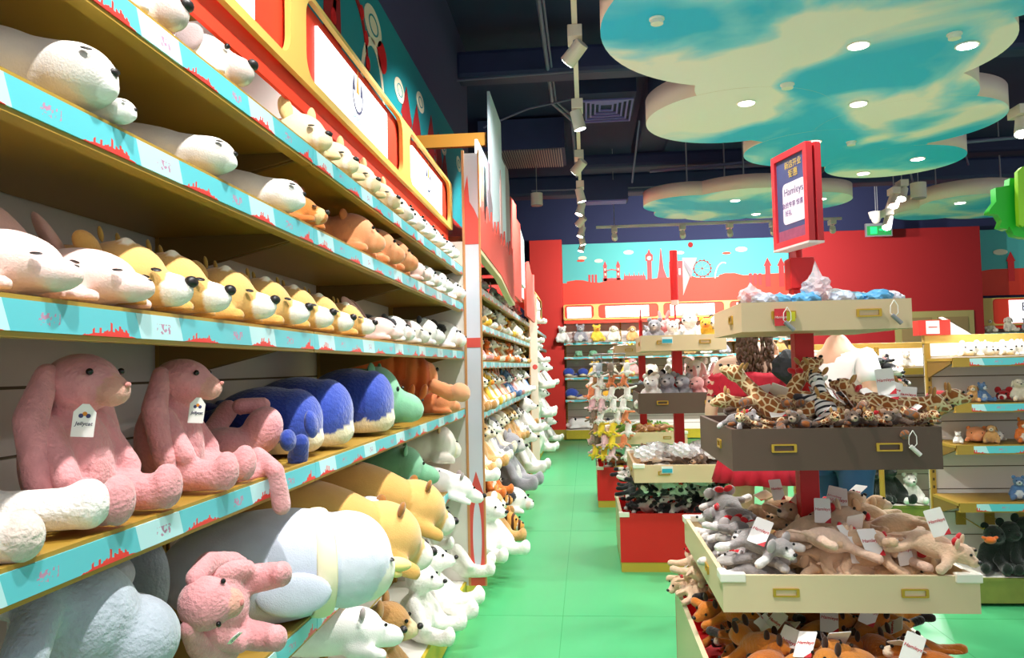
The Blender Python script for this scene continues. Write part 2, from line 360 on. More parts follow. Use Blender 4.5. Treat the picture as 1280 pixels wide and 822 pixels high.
def beanie(name, s=1.0, c='D8C0A0', c2=None, foot=None, fur='fur', ears='flop', tag_=None, bow=None, neck=0, pose=0, tail=True, vox=.0075, ear_c=None, bandc=None):
    """limp little bean-bag animal lying on its tummy or side, about 0.22 m long, centred on the origin"""
    c2 = c2 or c; foot = foot or c
    a = pose
    pr = [('e', (0, 0, .035), (.075, .042, .036), (0, 0, 0), c),
          ('e', (.085+neck, a*.02, .05+neck*.2), (.034, .03, .029), (0, .1, a*.4), c),
          ('e', (.115+neck, a*.03, .042+neck*.2), (.022, .018, .016), (0, .2, a*.4), c2)]
    if neck: pr.append(('c', (.05, 0, .04), (.08+neck, a*.02, .05+neck*.2), .027, .02, c))
    for k, (lx, ly) in enumerate(((.05, 1), (.05, -1), (-.05, 1), (-.05, -1))):
        ex = lx*1.5+(.02 if k % 2 else -.015)*a; ey = ly*(.085+.01*((k*7) % 3)); m_ = (lx*1.25, ly*.062, .022)
        pr += [('c', (lx, ly*.028, .03), m_, .017, .015, c), ('c', m_, (ex, ey, .016), .0145, .0155, foot)]
    if tail: pr.append(('c', (-.07, 0, .04), (-.115, a*.03, .03), .009, .007, foot if tail == 2 else c))
    if bandc: pr.append(('e', (.045+neck*.6, 0, .045), (.012, .038, .034), (0, 0, 0), bandc))
    pr = [tuple([p[0]]+[tuple(v*s for v in q) if isinstance(q, tuple) and i not in ((3,) if p[0] == 'e' else ()) else (q*s if isinstance(q, float) else q) for i, q in enumerate(p[1:], 1)]) for p in pr]
    b = fused('body', pr, vox*s, PL[fur], smooth_it=3)
    ts = []
    hx, hz = (.085+neck)*s, (.05+neck*.2)*s
    ts.append(nose((hx+.05*s, a*.034*s, hz-.002*s), .006*s))
    for q in (-1, 1):
        ts.append(eye((hx+.026*s, (a*.02+q*.019)*s, hz+.014*s), .0042*s))
        e = {'flop': ((hx-.008*s, (a*.02+q*.034)*s, hz), (.012*s, .008*s, .022*s), (q*.3, 0, 0)),
             'round': ((hx-.012*s, (a*.02+q*.028)*s, hz+.024*s), (.007*s, .015*s, .015*s), (0, 0, 0)),
             'big': ((hx-.012*s, (a*.02+q*.038)*s, hz+.014*s), (.008*s, .021*s, .021*s), (0, 0, 0)),
             'point': ((hx-.012*s, (a*.02+q*.02)*s, hz+.032*s), (.006*s, .009*s, .017*s), (0, 0, 0))}[ears]
        ts.append(simple('ear', [e], ear_c or c))
    if bow: ts.append(simple('bow', [(((.06+neck*.8)*s, q*.016*s, .078*s), (.008*s, .018*s, .012*s), (q*.3, 0, 0)) for q in (-1, 1)], bow))
    if tag_: ts.append(hang_tag((.02*s, -.03*s, .085*s), (-.9, .2, tag_), .085*s))
    return proto(name, b, ts)

def sitting(name, s=1.0, c='F0ECE6', c2=None, ears='round', fur='fur', snout=.05, ear_c=None, belly=None, vox=.011, foot=None, arms=1):
    """seated soft toy, 0.3 m tall, facing +x, origin under its seat"""
    c2 = c2 or c; foot = foot or c
    pr = [('e', (0, 0, .085), (.07, .08, .09), (0, -.15, 0), c), ('e', (.02, 0, .225), (.06, .065, .058), (0, 0, 0), c),
          ('e', (.02+snout, 0, .21), (.035, .032, .026), (0, .1, 0), c2)]
    if belly: pr.append(('e', (.02, 0, .08), (.056, .062, .072), (0, -.15, 0), belly))
    for q in (-1, 1):
        pr += [('c', (.01, q*.06, .15), (.06, q*.1, .07), .026, .024, c), ('c', (.03, q*.055, .04), (.13, q*.085, .034), .034, .03, c),
               ('e', (.155, q*.09, .045), (.022, .03, .038), (0, 0, 0), foot)]
    pr = [tuple([p[0]]+[tuple(v*s for v in q) if isinstance(q, tuple) and i not in ((3,) if p[0] == 'e' else ()) else (q*s if isinstance(q, float) else q) for i, q in enumerate(p[1:], 1)]) for p in pr]
    b = fused('body', pr, vox*s, PL[fur], smooth_it=4)
    ts = [nose(((.055+snout)*s, 0, .218*s), .009*s)]
    for q in (-1, 1):
        ts.append(eye((.074*s, q*.03*s, .24*s), .0055*s))
        e = {'round': ((.01*s, q*.05*s, .275*s), (.01*s, .024*s, .024*s), (0, 0, 0)), 'flop': ((.01*s, q*.07*s, .22*s), (.022*s, .011*s, .045*s), (q*.25, 0, 0)),
             'long': ((-.01*s, q*.035*s, .32*s), (.01*s, .019*s, .065*s), (-q*.25, -.2, 0)), 'point': ((.01*s, q*.04*s, .285*s), (.01*s, .018*s, .032*s), (-q*.2, 0, 0))}[ears]
        ts.append(simple('ear', [e], ear_c or c))
    return proto(name, b, ts)

def bunny(name, s=1.0, c='DE9A9C', lie=False, legs_hang=False, tagged=True, ear_c=None, face='D9A08E'):
    pr = [('e', (0, 0, .12), (.088, .095, .135), (0, -.12, 0), c), ('e', (.035, 0, .29), (.078, .07, .062), (0, .12, 0), c),
          ('e', (.1, 0, .272), (.04, .04, .035), (0, .25, 0), face)]
    for q in (-1, 1):
        pr += [('c', (.01, q*.08, .2), (.075, q*.1, .1), .032, .028, c), ('c', (.04, q*.07, .05), (.15, q*.085, .045), .046, .04, c), ('e', (.175, q*.087, .058), (.032, .038, .052), (0, 0, 0), c)]
    pr = [tuple([p[0]]+[tuple(v*s for v in q) if isinstance(q, tuple) and i not in ((3,) if p[0] == 'e' else ()) else (q*s if isinstance(q, float) else q) for i, q in enumerate(p[1:], 1)]) for p in pr]
    b = fused('body', pr, .0085*s, PL['fur'], smooth_it=4)
    ts = [simple('nose', [((.138*s, 0, .283*s), (.006*s, .009*s, .006*s), (0, 0, 0))], 'C98078')]
    for q in (-1, 1):
        ts.append(eye((.088*s, q*.052*s, .312*s), .0075*s))
        er = fused('ear', [('c', (.0*s, q*.06*s, .31*s), (.0, q*.105*s, .22*s), .024*s, .034*s, c), ('c', (.0, q*.105*s, .22*s), (.03*s, q*.12*s, .1*s), .034*s, .03*s, c), ('c', (.03*s, q*.12*s, .1*s), (.045*s, q*.12*s, .05*s), .03*s, .018*s, c)], .009*s, PL['fur'], smooth_it=3)
        ts.append(er)
    if tagged: ts.append(hang_tag((.1*s, -.085*s, .215*s), (.1, .1, .75), .066*s, 'Jellycat', INK, True))
    return proto(name, b, ts)

# ================================================================== THE ROOM
def struct(o): o['kind'] = 'structure'; return o
struct(box('floor', -3.2, 14, -1.5, 17.2, -.05, 0, floor_mat()))
bm = bmesh.new()
for x in (-.18, 1.9, 3.9):
    abox(bm, x, x+.004, 0, 16.7, 0, .0006)
for y in (2.2, 4.9, 7.4, 10.2, 13): abox(bm, -.75, 9, y, y+.004, 0, .0006)
fs = bmobj('floor_seams', bm, mat('floor_seam', '2F9A5C', .5)); struct(fs)
struct(box('ceiling', -3.2, 14, 1.2, 17.2, 5.1, 5.2, NAVY))
struct(box('wall_back', -3.2, 14, 16.9, 17.1, 0, 5.1, NAVW))
struct(box('wall_left', -1.5, -1.275, -1.2, 8.9, 0, 5.1, PURP))
struct(box('wall_left_rear', -3.3, -3.2, 8.9, 17, 0, 5.1, NAVW))
pier = box('wall_pier', -1.12, -.45, 16.55, 16.9, 0, 4.13, RED2); struct(pier)
struct(box('baseboard_pier', -1.12, -.44, 16.53, 16.55, 0, .2, mat('baseboard_olive', 'B9A640', .5)))
bx0 = XY(998, 16.2, 3.5); bx1 = XY(1226, 16.2, 3.5)
blk = box('wall_red_block', bx0, bx1, 16.2, 16.9, 0, 4.05, REDD); struct(blk)
# double door in the red block, olive frame
dx0, dx1 = XY(1118, 16.19, 2.3), XY(1217, 16.19, 2.3)
OLIVE = mat('olive_door', '9C9057', .6); OLIVD = mat('olive_door_dark', '8A7448', .6)
dr = box('door_1', dx0, dx1, 16.17, 16.2, 0, 2.42, OLIVE)
for a, b_ in ((dx0+.12, (dx0+dx1)/2-.05), ((dx0+dx1)/2+.05, dx1-.12)):
    box('door_panel', a, b_, 16.15, 16.17, .1, 2.3, OLIVD, dr)
struct(dr)

# ---- printed London mural on the back wall: flat graphics on a thin board
def wallxz(px, py, Y): p = at(px, py, Y=Y); return p.x, p.z
def skyline(parent, Y, fx, fz, name='mural', wd=1.0, B=None, cols=None):
    """two-tone skyline pieces given in wall units (u right, v up) relative to a repeat origin"""
    cc = cols or (ORG, RED, CLW, TEAL)
    def pl(nm, loops, m, lay): return flat(nm, loops, .003, m, B @ Matrix.Translation((fx, fz, .004+.003*lay)), parent)
    def spire(x, w_, h, tip): return [(x-w_/2, 0), (x-w_/2, h), (x-w_*.7, h), (x, h+tip), (x+w_*.7, h), (x+w_/2, h), (x+w_/2, 0)]
    # tower bridge
    pl('bridge_print', [spire(.62, .09, .42, .17)], cc[1], 0); pl('bridge_print', [spire(.98, .09, .42, .17)], cc[1], 0)
    pl('bridge_deck_print', [[(.62, .28), (.7, .33), (.8, .35), (.9, .33), (.98, .28), (.98, .25), (.9, .3), (.8, .32), (.7, .3), (.62, .25)]], cc[1], 0)
    pl('bridge_deck_print', [[(.55, 0), (.55, .08), (1.05, .08), (1.05, 0)]], cc[1], 0)
    for x in (.62, .98):
        for z in (.16, .3): pl('bridge_window_print', [[(x-.02, z), (x+.02, z), (x+.02, z+.07), (x-.02, z+.07)]], cc[2], 1)
    # power-station chimneys, parliament
    for x in (.15, .24, .33): pl('chimney_print', [[(x, -.05), (x, .2), (x+.06, .2), (x+.06, -.05)]], cc[1], 0)
    pr = [(1.12, 0)]
    for k in range(9):
        x = 1.14+k*.065; pr += [(x, .13), (x+.015, .13+(.12 if k % 2 == 0 else .04)), (x+.03, .13), (x+.06, .13)]
    pl('parliament_print', [pr+[(1.74, 0)]], cc[1], 0)
    # clock tower and shard
    pl('clock_tower_print', [[(1.78, 0), (1.78, .55), (1.74, .55), (1.74, .72), (1.8, .78), (1.84, .9), (1.88, .78), (1.94, .72), (1.94, .55), (1.9, .55), (1.9, 0)]], cc[1], 1)
    pl('clock_face_print', [circ(1.84, .63, .06)], cc[2], 2)
    pl('shard_print', [[(2.04, 0), (2.1, .3), (2.155, .9), (2.17, .9), (2.23, .3), (2.33, 0)]], cc[1], 0)
    pl('palace_print', [[(2.38, 0), (2.38, .5), (2.43, .55), (2.43, .47), (2.6, .47), (2.6, .52), (2.76, .52), (2.76, 0)]], cc[1], 0)
    for x in (2.44, 2.54, 2.64): pl('palace_window_print', [[(x, .12), (x+.05, .12), (x+.05, .3), (x, .3)]], cc[2], 1)
    # wheel, arch
    ring = [circ(3.28, .28, .24, 32), circ(3.28, .28, .215, 32)]; pl('wheel_print', ring, REDD, 0)
    for k in range(8):
        t = k*PI/4; d = Vector((math.cos(t), math.sin(t))); n = Vector((-d.y, d.x))*.005; c = Vector((3.28, .28))
        pl('wheel_spoke_print', [[tuple(c+n), tuple(c+d*.22+n), tuple(c+d*.22-n), tuple(c-n)]], REDD, 0)
    for k in range(14): t = k*PI/7; pl('wheel_cabin_print', [circ(3.28+.245*math.cos(t), .28+.245*math.sin(t), .022, 8)], REDD, 1)
    pl('arch_print', [[(3.85+.25*math.cos(t), -.05+.5*math.sin(t)) for t in np.linspace(PI, PI*.4, 12)]+[(3.85+.22*math.cos(t), -.05+.47*math.sin(t)) for t in np.linspace(PI*.4, PI, 12)]], cc[2], 0)
    for x, y, rx in ((.0, .7, .12), (.55+.0, .55, 0), (1.28, .82, .14), (.45, .6, .12), (2.7, .76, .1), (4.35, .8, .16)):
        if rx: pl('cloud_print', [circ(x, y, rx, 20, rx*.45)], cc[2], 0)
    pl('red_cloud_print', [circ(-.1+.05, .62, .11, 18, .035)], cc[0], 1); pl('red_cloud_print', [circ(3.95, .7, .12, 18, .035)], cc[0], 1)
    pl('balloon_print', [circ(2.98, .98, .07, 20, .08)], REDD, 0)
    hills = [(-.45, -.45), (-.45, .02), (-.2, .06), (0, .05), (.2, -.02), (.45, -.05), (.7, .02), (1.1, .03), (1.7, .0), (2.1, .05), (2.4, .06), (2.8, .06), (2.95, .1), (3.1, .03), (3.4, .0), (3.7, -.02), (3.72, .08), (3.9, .14), (4.15, .13), (4.4, .04), (4.75, 0), (4.75, -.45)]
    pl('hill_print', [[(x, y*.9) for x, y in hills]], cc[0], 1)

mz0, mz1 = 2.74, 4.07; mw0, mw1 = -.45, XY(986, 16.87, 3.4)
def mural_wall(x0, x1, off=0.0, stretch=1.0):
    b = box('mural_board', x0, x1, 16.86, 16.9, mz0, mz1, TEAL); tag(b, kind='structure')
    return b
mb = mural_wall(mw0, mw1)
Bw = basis((1, 0, 0), (0, 0, 1))
ox, oz = wallxz(730, 352, 16.86)
skyline(mb, 16.86, 0, 0, B=Matrix.Translation((ox-.02, 16.86, oz)) @ Bw @ Matrix.Diagonal((.755, .72, 1, 1)))
# second copy of chimneys/bridge on the right part of the mural, and the orange ground
gx = [(mw0, mz0), (mw0, oz-.02), (ox, oz-.05), (ox+1.6, oz-.02), (mw1, oz+.06), (mw1, mz0)]
flat('ground_print', [gx], .003, ORG, Matrix.Translation((0, 16.8585, 0)) @ Bw, mb)
for px in (960, 977):
    x, z = wallxz(px, 352, 16.86); flat('bridge_print', [[(x-.05, z-.1), (x-.05, z+.33), (x-.08, z+.33), (x, z+.5), (x+.08, z+.33), (x+.05, z+.33), (x+.05, z-.1)]], .003, RED, Matrix.Translation((0, 16.846, 0)) @ Bw, mb)
for px in (938, 944, 950):
    x, z = wallxz(px, 350, 16.86); flat('chimney_print', [[(x-.03, z-.1), (x-.03, z+.14), (x+.03, z+.14), (x+.03, z-.1)]], .003, RED, Matrix.Translation((0, 16.846, 0)) @ Bw, mb)
m2 = mural_wall(bx1+.02, 13.5)
flat('ground_print', [[(bx1+.02, mz0), (bx1+.02, 3.2), (bx1+.5, 3.27), (13.5, 3.3), (13.5, mz0)]], .003, ORG, Matrix.Translation((0, 16.853, 0)) @ Bw, m2)
for px, py in ((1264, 330),):
    x, z = wallxz(px, 345, 16.86); flat('bridge_print', [[(x-.06, z-.1), (x-.06, z+.3), (x-.09, z+.3), (x, z+.5), (x+.09, z+.3), (x+.06, z+.3), (x+.06, z-.1)]], .003, RED, Matrix.Translation((0, 16.846, 0)) @ Bw, m2)
x, z = wallxz(1250, 315, 16.86); flat('cloud_print', [circ(x, z, .14, 20, .06)], .003, CLW, Matrix.Translation((0, 16.846, 0)) @ Bw, m2)

# ---- teal mural along the left wall
lm = box('mural_board', -1.275, -1.265, .8, 8.9, 2.2, 3.86, TEALD); tag(lm, kind='structure')
BL = basis((0, 1, 0), (0, 0, 1))
def leftp(nm, loops, m, lay=0): return flat(nm, loops, .003, m, Matrix.Translation((-1.262+.003*lay, 0, 0)) @ BL, lm)
def lp(px, py): p = at(px, py, X=-1.265); return p.y, p.z
for px, py, s in ((466, 32, .2), (499, 113, .15), (525, 128, .14), (554, 183, .14), (573, 205, .14)):
    y, z = lp(px, py); leftp('cloud_print', [circ(y, z, s, 22, s*.55)], CLW); leftp('cloud_swirl_print', [circ(y, z, s*.55, 22, s*.3), circ(y, z, s*.48, 22, s*.25)], TEALD, 1)
y, z = lp(477, 72); leftp('balloon_print', [circ(y, z, .12, 22, .1)], RED); 
y, z = lp(439, 52); leftp('wheel_print', [circ(y, z, .34, 36), circ(y, z, .29, 36)], REDD)
for k in range(14): t = k*PI/7; leftp('wheel_cabin_print', [circ(y+.33*math.cos(t), z+.33*math.sin(t), .045, 8)], RED, 1)
y, z = lp(466, 95); leftp('arch_print', [[(y-.28*math.cos(t), z-.15+.38*math.sin(t)) for t in np.linspace(0, PI, 16)]+[(y-.23*math.cos(t), z-.15+.33*math.sin(t)) for t in np.linspace(PI, 0, 16)]], CLW)
y, z = lp(415, 20); leftp('tower_print', [[(y-.2, 2.3), (y-.12, z+.3), (y+.02, z+.9), (y+.12, z+.3), (y+.2, 2.3)]], REDD)
for k, (px, py, h) in enumerate(((508, 150, .45), (521, 170, .35), (539, 180, .45), (548, 200, .3), (556, 222, .3))):
    y, z = lp(px, py); leftp('tower_print', [[(y-.14, 2.3), (y-.14, z), (y-.18, z), (y, z+.25), (y+.18, z), (y+.14, z), (y+.14, 2.3)]], REDD)
yy = [(1, 2.2), (1, 2.75)]+[(1+k*.35, 2.72+.12*math.sin(k*1.7)+.06*((k*5) % 3)) for k in range(1, 23)]+[(8.9, 2.2)]
leftp('hill_print', [yy], RED2, 1)

# ================================================================== SHELVING
def unit(name, loc, rz, bays, W, D, shelves, label, cat='shelves', back_top=2.3, deck=.183, deckD=None, group=None, strip=True, left_open=.0, skip_base=False, lip=.055, deck_top=None, grp=None, back0=.15, half_shelf=0):
    """gondola: local x along the run, front at local y=-D; W per bay"""
    made = []
    for b in range(bays):
        u = empty(name, loc, rz); M = Euler((0, 0, rz)).to_matrix() @ Vector((b*W, 0, 0)); u.location = Vector(loc)+M
        tag(u, label[b] if isinstance(label, list) else label, cat, grp)
        bm = bmesh.new(); z = back0
        while z < back_top-.02:
            z2 = min(z+.148, back_top); abox(bm, .0, W, -.008, .008, z, z2-.007); z = z2
        abox(bm, 0, W, 0, .01, back0, back_top, 1)
        o = bmobj('back_panel', bm, [SLAT, mat('slat_groove', '6B5A40', .7)], u)
        for x in ((0, W) if b == bays-1 else (0,)):
            x = x+.016 if x == 0 else x-.016
            bm = bmesh.new(); abox(bm, x-.016, x+.016, -.035, -.008, .1, back_top)
            zz = .3
            while zz < back_top-.1: abox(bm, x-.006, x+.006, -.0365, -.034, zz, zz+.018, 1); zz += .05
            bmobj('upright', bm, [YEL, mat('slot_dark', '4A3A18', .7)], u)
        for si, z in enumerate(shelves):
            d = D[si] if isinstance(D, (list, tuple)) else D
            bm = bmesh.new(); abox(bm, .003, W-.003, -d, -.02, z-.018, z, 0); abox(bm, .003, W-.003, -d-.002, -d+.012, z-lip, z+.003, 0)
            abox(bm, .003, W-.003, -d+.012, -d+.03, z-lip, z-lip+.006, 0)
            s = bmobj('shelf', bm, YEL, u)
            for x in (.006, W-.018):
                bm = bmesh.new(); vs = [(x, -.03, z-.018), (x, -d*.9, z-.018), (x, -d*.9, z-.035), (x, -.03, z-.13)]
                f = [bm.verts.new(v) for v in vs]; fc = bm.faces.new(f); e = bmesh.ops.extrude_face_region(bm, geom=[fc])
                bmesh.ops.translate(bm, verts=[v for v in e['geom'] if isinstance(v, bmesh.types.BMVert)], vec=(.012, 0, 0)); bmobj('bracket', bm, UNDER, s)
            if strip:
                bm = bmesh.new(); abox(bm, left_open, W-.004, -.0015, .0015, 0, .043)
                st = bmobj('label_strip', bm, STRIP, s); st.location = (0, -d-.0035, z-.047)
        if not skip_base:
            dd = deckD or (D[0] if isinstance(D, (list, tuple)) else D)+.01
            bm = bmesh.new(); abox(bm, 0, W, -dd, 0, .02, deck-.02, 0); abox(bm, 0, W, -dd-.004, 0, deck-.02, deck, 0); abox(bm, .0, W, -dd+.012, -.02, deck, deck+.003, 1)
            bmobj('base_deck', bm, [deck_top or YELG, WHITE], u)
        made.append(u)
    return made
YELG = mat('base_yellow_print', 'C9B22E', .5, noise=.18, nscale=14)
JY = [.808, 2.193, 3.579, 4.965]; XB = -1.24; XF = -.765
Z1, Z2, Z3, Z4, Z5, ZD = 2.14, 1.91, 1.61, 1.25, .835, .183
A_units = unit('shelving_unit', (XB, .808, 0), PI/2, 3, 1.3855, .475, [Z1, Z2, Z3, Z4, Z5],
     ['yellow shelving bay nearest the camera, holding the big pink rabbits', 'yellow shelving bay between the nearest bay and the divider bay, holding blue whales',
      'yellow shelving bay just before the white and red divider panel'], deckD=.465, back_top=2.66)
B_units = unit('shelving_unit', (XB, 4.99, 0), PI/2, 4, 1.475, .475, [2.095, 1.825, 1.55, 1.18, .72],
     ['yellow shelving bay %s beyond the divider panel' % s for s in ('directly', 'second', 'third', 'fourth')], deckD=.465, back_top=2.3)
C_units = unit('shelving_unit', (XB, 11.02, 0), PI/2, 3, 1.5, .475, [2.095, 1.825, 1.55, 1.18, .72],
     ['shelving bay past the far post, %s before the red pier' % s for s in ('third', 'second', 'last')], deckD=.465, back_top=2.3)
# red backing board over the far bays, with brown ceiling beams
rb = box('red_backing_board', -1.262, -1.245, 4.99, 15.4, 2.31, 2.95, RED2); tag(rb, 'red board on the wall above the shelves beyond the divider', 'board')
for k, y in enumerate((5.6, 6.5, 7.4, 8.3)):
    o = box('wooden_beam', -1.24, -.715, y, y+.12, 2.38-k*.0, 2.44, mat('beam_brown', '7A4A20', .6)); tag(o, 'brown beam under the city board, %s from the divider' % nth(k), 'beam', 'beams above the far shelves')
o = box('wooden_beam', -1.26, -.72, 6.0, 6.05, 3.2, 3.3, mat('beam_ochre', 'A8761C', .6)); tag(o, 'ochre beam holding the tallest light blue city board to the wall', 'beam')
o = box('wooden_beam', -1.26, -.86, 5.02, 5.06, 2.52, 2.6, mat('beam_ochre', 'A8761C', .6)); tag(o, 'ochre beam behind the divider panel at header height', 'beam')

# ---- bus-window header of the near run
def header(parent_name, wins, y0, y1, z0, z1, B, label, lowred=.07, logos=True, sc=1.0):
    """B maps u (along), v (up), w (out)"""
    h = empty(parent_name); h.matrix_world = Matrix.Identity(4); tag(h, label, 'header sign')
    loops = [rrect(y0, y1, z0, z1, .03)]
    for a, b_, la, lb in wins: loops.append(rrect(a, b_, z0+.028*sc, z1-.016*sc, .07*sc))
    flat('yellow_frame', loops, .018*sc, YELD, B @ Matrix.Translation((0, 0, .012*sc)), h)
    bm = bmesh.new(); abox(bm, y0+.005, y1-.005, z0-lowred, z1-.01, -.02, -.008); bm.transform(B); bmobj('red_back_board', bm, ORG, h)
    for a, b_, la, lb in wins:
        bm = bmesh.new(); abox(bm, la, lb, z0+.045*sc, z1-.05*sc, -.008, .002); bm.transform(B); lb_ = bmobj('light_box', bm, WGLOW, h)
        if logos:
            c = (la+lb)/2; zc = (z0+z1)/2
            g = 2.0*sc; zl = zc+.03
            for cx, cc, hh in ((-.026, '3A3A6A', .036), (0, 'E0A030', .052), (.026, '3A3A6A', .036)):
                flat('logo_print', [[(c+(cx-.010)*g, zl), (c+cx*g, zl+hh*g*.9), (c+(cx+.010)*g, zl)]], .001, mat('logo_'+cc, cc, .6), B @ Matrix.Translation((0, 0, .003)), lb_)
            flat('logo_print', [[(c-.036*g*math.cos(t), zl-.040*g*math.sin(t)) for t in np.linspace(0, PI, 14)]+[(c+.031*g*math.cos(t), zl-.034*g*math.sin(t)) for t in np.linspace(0, PI, 14)]], .001, mat('logo_3A3A6A', '3A3A6A'), B @ Matrix.Translation((0, 0, .003)), lb_)
            text('logo_lettering', 'Jellycat', .05*sc, mat('logo_teal', '8FB8C0', .6), B @ Matrix.Translation((c, zc-.068*sc, .003)), lb_, .0004)
    return h
BH = Matrix.Translation((-.85, 0, 0)) @ basis((0, 1, 0), (0, 0, 1))
header('header_sign', [(.95, 2.21, 1.0, 2.0), (2.34, 3.64, 2.50, 3.42), (3.79, 4.95, 3.93, 4.76)], .8, 5.03, 2.38, 2.68, BH, 'yellow bus window header over the near shelves with white light boxes')
for k, y in enumerate((1.72, 3.1, 4.5)):
    o = box('header_bracket', -1.23, -.87, y, y+.03, 2.32, 2.36, UNDER); tag(o, 'ochre bracket holding the near header, %s from the camera' % nth(k), 'bracket', 'brackets behind the header')
BH2 = Matrix.Translation((-.78, 0, 0)) @ basis((0, 1, 0), (0, 0, 1))
header('header_sign', [(8.0, 9.3, 8.25, 9.1), (9.5, 10.7, 9.7, 10.5)], 7.85, 10.85, 2.32, 2.66, BH2, 'yellow framed header with light boxes over the far left bays', logos=False)
header('header_sign', [(11.2, 12.5, 11.4, 12.3), (12.7, 14.0, 12.9, 13.8)], 11.05, 14.2, 2.32, 2.66, BH2, 'small header with light boxes past the far post', logos=False)

# ---- divider fin panel
dv = empty('divider_panel', (-.7, 4.975, 0)); tag(dv, 'tall white divider panel with red bands and light wood edges between shelf runs', 'panel')
def dbox(n, x0, x1, y0, y1, z0, z1, m): return box(n, x0+.7, x1+.7, y0, y1, z0, z1, m, dv)
dbox('board', -.742, -.655, -.008, .008, .16, 2.86, PANELW); dbox('wood_edge', -.757, -.742, -.014, .014, .16, 2.88, WOODE); dbox('wood_edge', -.655, -.645, -.012, .012, .16, 2.88, WOODE)
dbox('side_board', -1.24, -.757, -.006, .008, .16, 2.3, SLAT)
dbox('red_band', -.742, -.655, -.011, -.008, 1.63, 1.69, mat('band_red', 'DD5248', .5))
Bf = basis((1, 0, 0), (0, 0, 1))
flat('red_print', [[(-.042, .16), (-.042, .72), (.0, .86), (.045, .72), (.045, .16)], circ(.002, .46, .028, 28, .22)], .003, mat('band_red', 'DD5248', .5), Matrix.Translation((0, -.0095, 0)) @ Bf, dv)
flat('red_print', [[(-.042, 2.28), (-.042, 2.62), (-.02, 2.72), (-.01, 2.55), (.02, 2.5), (.045, 2.44), (.045, 2.28)]], .003, mat('band_red', 'DD5248', .5), Matrix.Translation((0, -.0095, 0)) @ Bf, dv)
fp = empty('divider_panel', (-.7, 10.95, 0)); tag(fp, 'far wooden post panel with a small red dot at the end of the bays', 'panel')
box('board', -.06, .04, -.01, .01, .1, 2.5, mat('panel_cream', 'F0DFCB', .5), fp); box('wood_edge', -.075, -.06, -.014, .014, .1, 2.5, WOODE, fp)
o = cyl('red_dot', (0, -.011, 1.5), (0, -.013, 1.5), .035, mat('band_red', 'DD5248', .5), fp)

# ---- city silhouette boards over the far run
LB = mat('city_sky_board', 'D8EAF2', .6, noise=.12, nscale=2); CITYR = mat('city_red_board', 'DE5548', .6, noise=.08, nscale=3); STEEP = mat('city_tower_print', '8C7F86', .6)
cb = empty('city_board', (0, 0, 0)); tag(cb, 'row of cut-out light blue and red city boards above the far shelves', 'sign')
BX = lambda x: Matrix.Translation((x, 0, 0)) @ basis((0, 1, 0), (0, 0, 1))
def czy(px, py, X=-.7): p = at(px, py, X=X); return (p.y, p.z)
a0 = czy(577, 181)
flat('sky_board', [[(5.0, 2.3), (5.0, a0[1]), (5.38, a0[1]+.0), (5.38, 2.3)]], .02, LB, BX(-.70), cb)
flat('sky_board', [[(5.42, 2.35), (5.42, 3.08), (6.0, 3.08), (6.0, 2.35)]], .02, LB, BX(-.72), cb)
flat('sky_board', [[(5.95, 2.35), (5.95, 3.6), (6.75, 3.6), (6.78, 3.3), (7.05, 3.3), (7.05, 2.3)]], .02, LB, BX(-.69), cb)
flat('tower_cutout', [[(5.36, 2.4), (5.36, 2.86), (5.4, 2.96), (5.44, 2.86), (5.44, 2.4)]], .02, mat('tower_peach', 'D9A48C', .6), BX(-.685), cb)
flat('tower_cutout', [[(5.75, 2.4), (5.62, 2.75), (5.7, 2.8), (5.72, 3.0), (5.8, 3.0), (5.82, 2.8), (5.92, 2.7), (5.85, 2.4)]], .01, STEEP, BX(-.675), cb)
flat('tower_cutout', [[(7.0, 2.2), (7.0, 3.25), (7.15, 3.35), (7.4, 3.35), (7.5, 3.2), (7.5, 2.2)]], .03, mat('city_mauve', 'A99A9A', .6), BX(-.70), cb)
flat('red_board', [[(7.5, 2.2), (7.5, 3.12), (8.1, 3.16), (8.1, 3.02), (8.6, 3.05), (8.6, 2.4), (8.6, 2.2)]], .03, CITYR, BX(-.69), cb)
flat('sky_board', [[(8.6, 2.4), (8.6, 3.0), (9.1, 2.95), (9.1, 2.4)]], .03, LB, BX(-.69), cb)
flat('red_board', [[(9.3, 2.1), (9.3, 2.7), (9.8, 2.8), (10.3, 2.7), (10.8, 2.75), (10.8, 2.1)]], .03, CITYR, BX(-.69), cb)
rr = [(5.0, 2.28), (5.0, 2.52)]+[(5.0+.06*k, 2.50+(.13 if k % 4 == 1 else .02)+.03*math.sin(k*.7)) for k in range(1, 42)]+[(7.5, 2.5), (7.6, 2.12), (7.2, 2.14), (6.4, 2.24)]
flat('red_skyline', [rr], .012, CITYR, BX(-.667), cb)
flat('pink_tower_print', [[(6.5, 2.5), (6.52, 2.95), (6.58, 3.15), (6.64, 2.95), (6.66, 2.5)]], .006, mat('pale_pink', 'E0B8B4', .6), BX(-.675), cb)
flat('trim_edge', [[(5.0, 2.28), (6.4, 2.24), (7.2, 2.14), (7.6, 2.12), (7.6, 2.09), (7.2, 2.11), (6.4, 2.21), (5.0, 2.25)]], .05, mat('trim_cream', 'E5D3A8', .6), BX(-.69), cb)

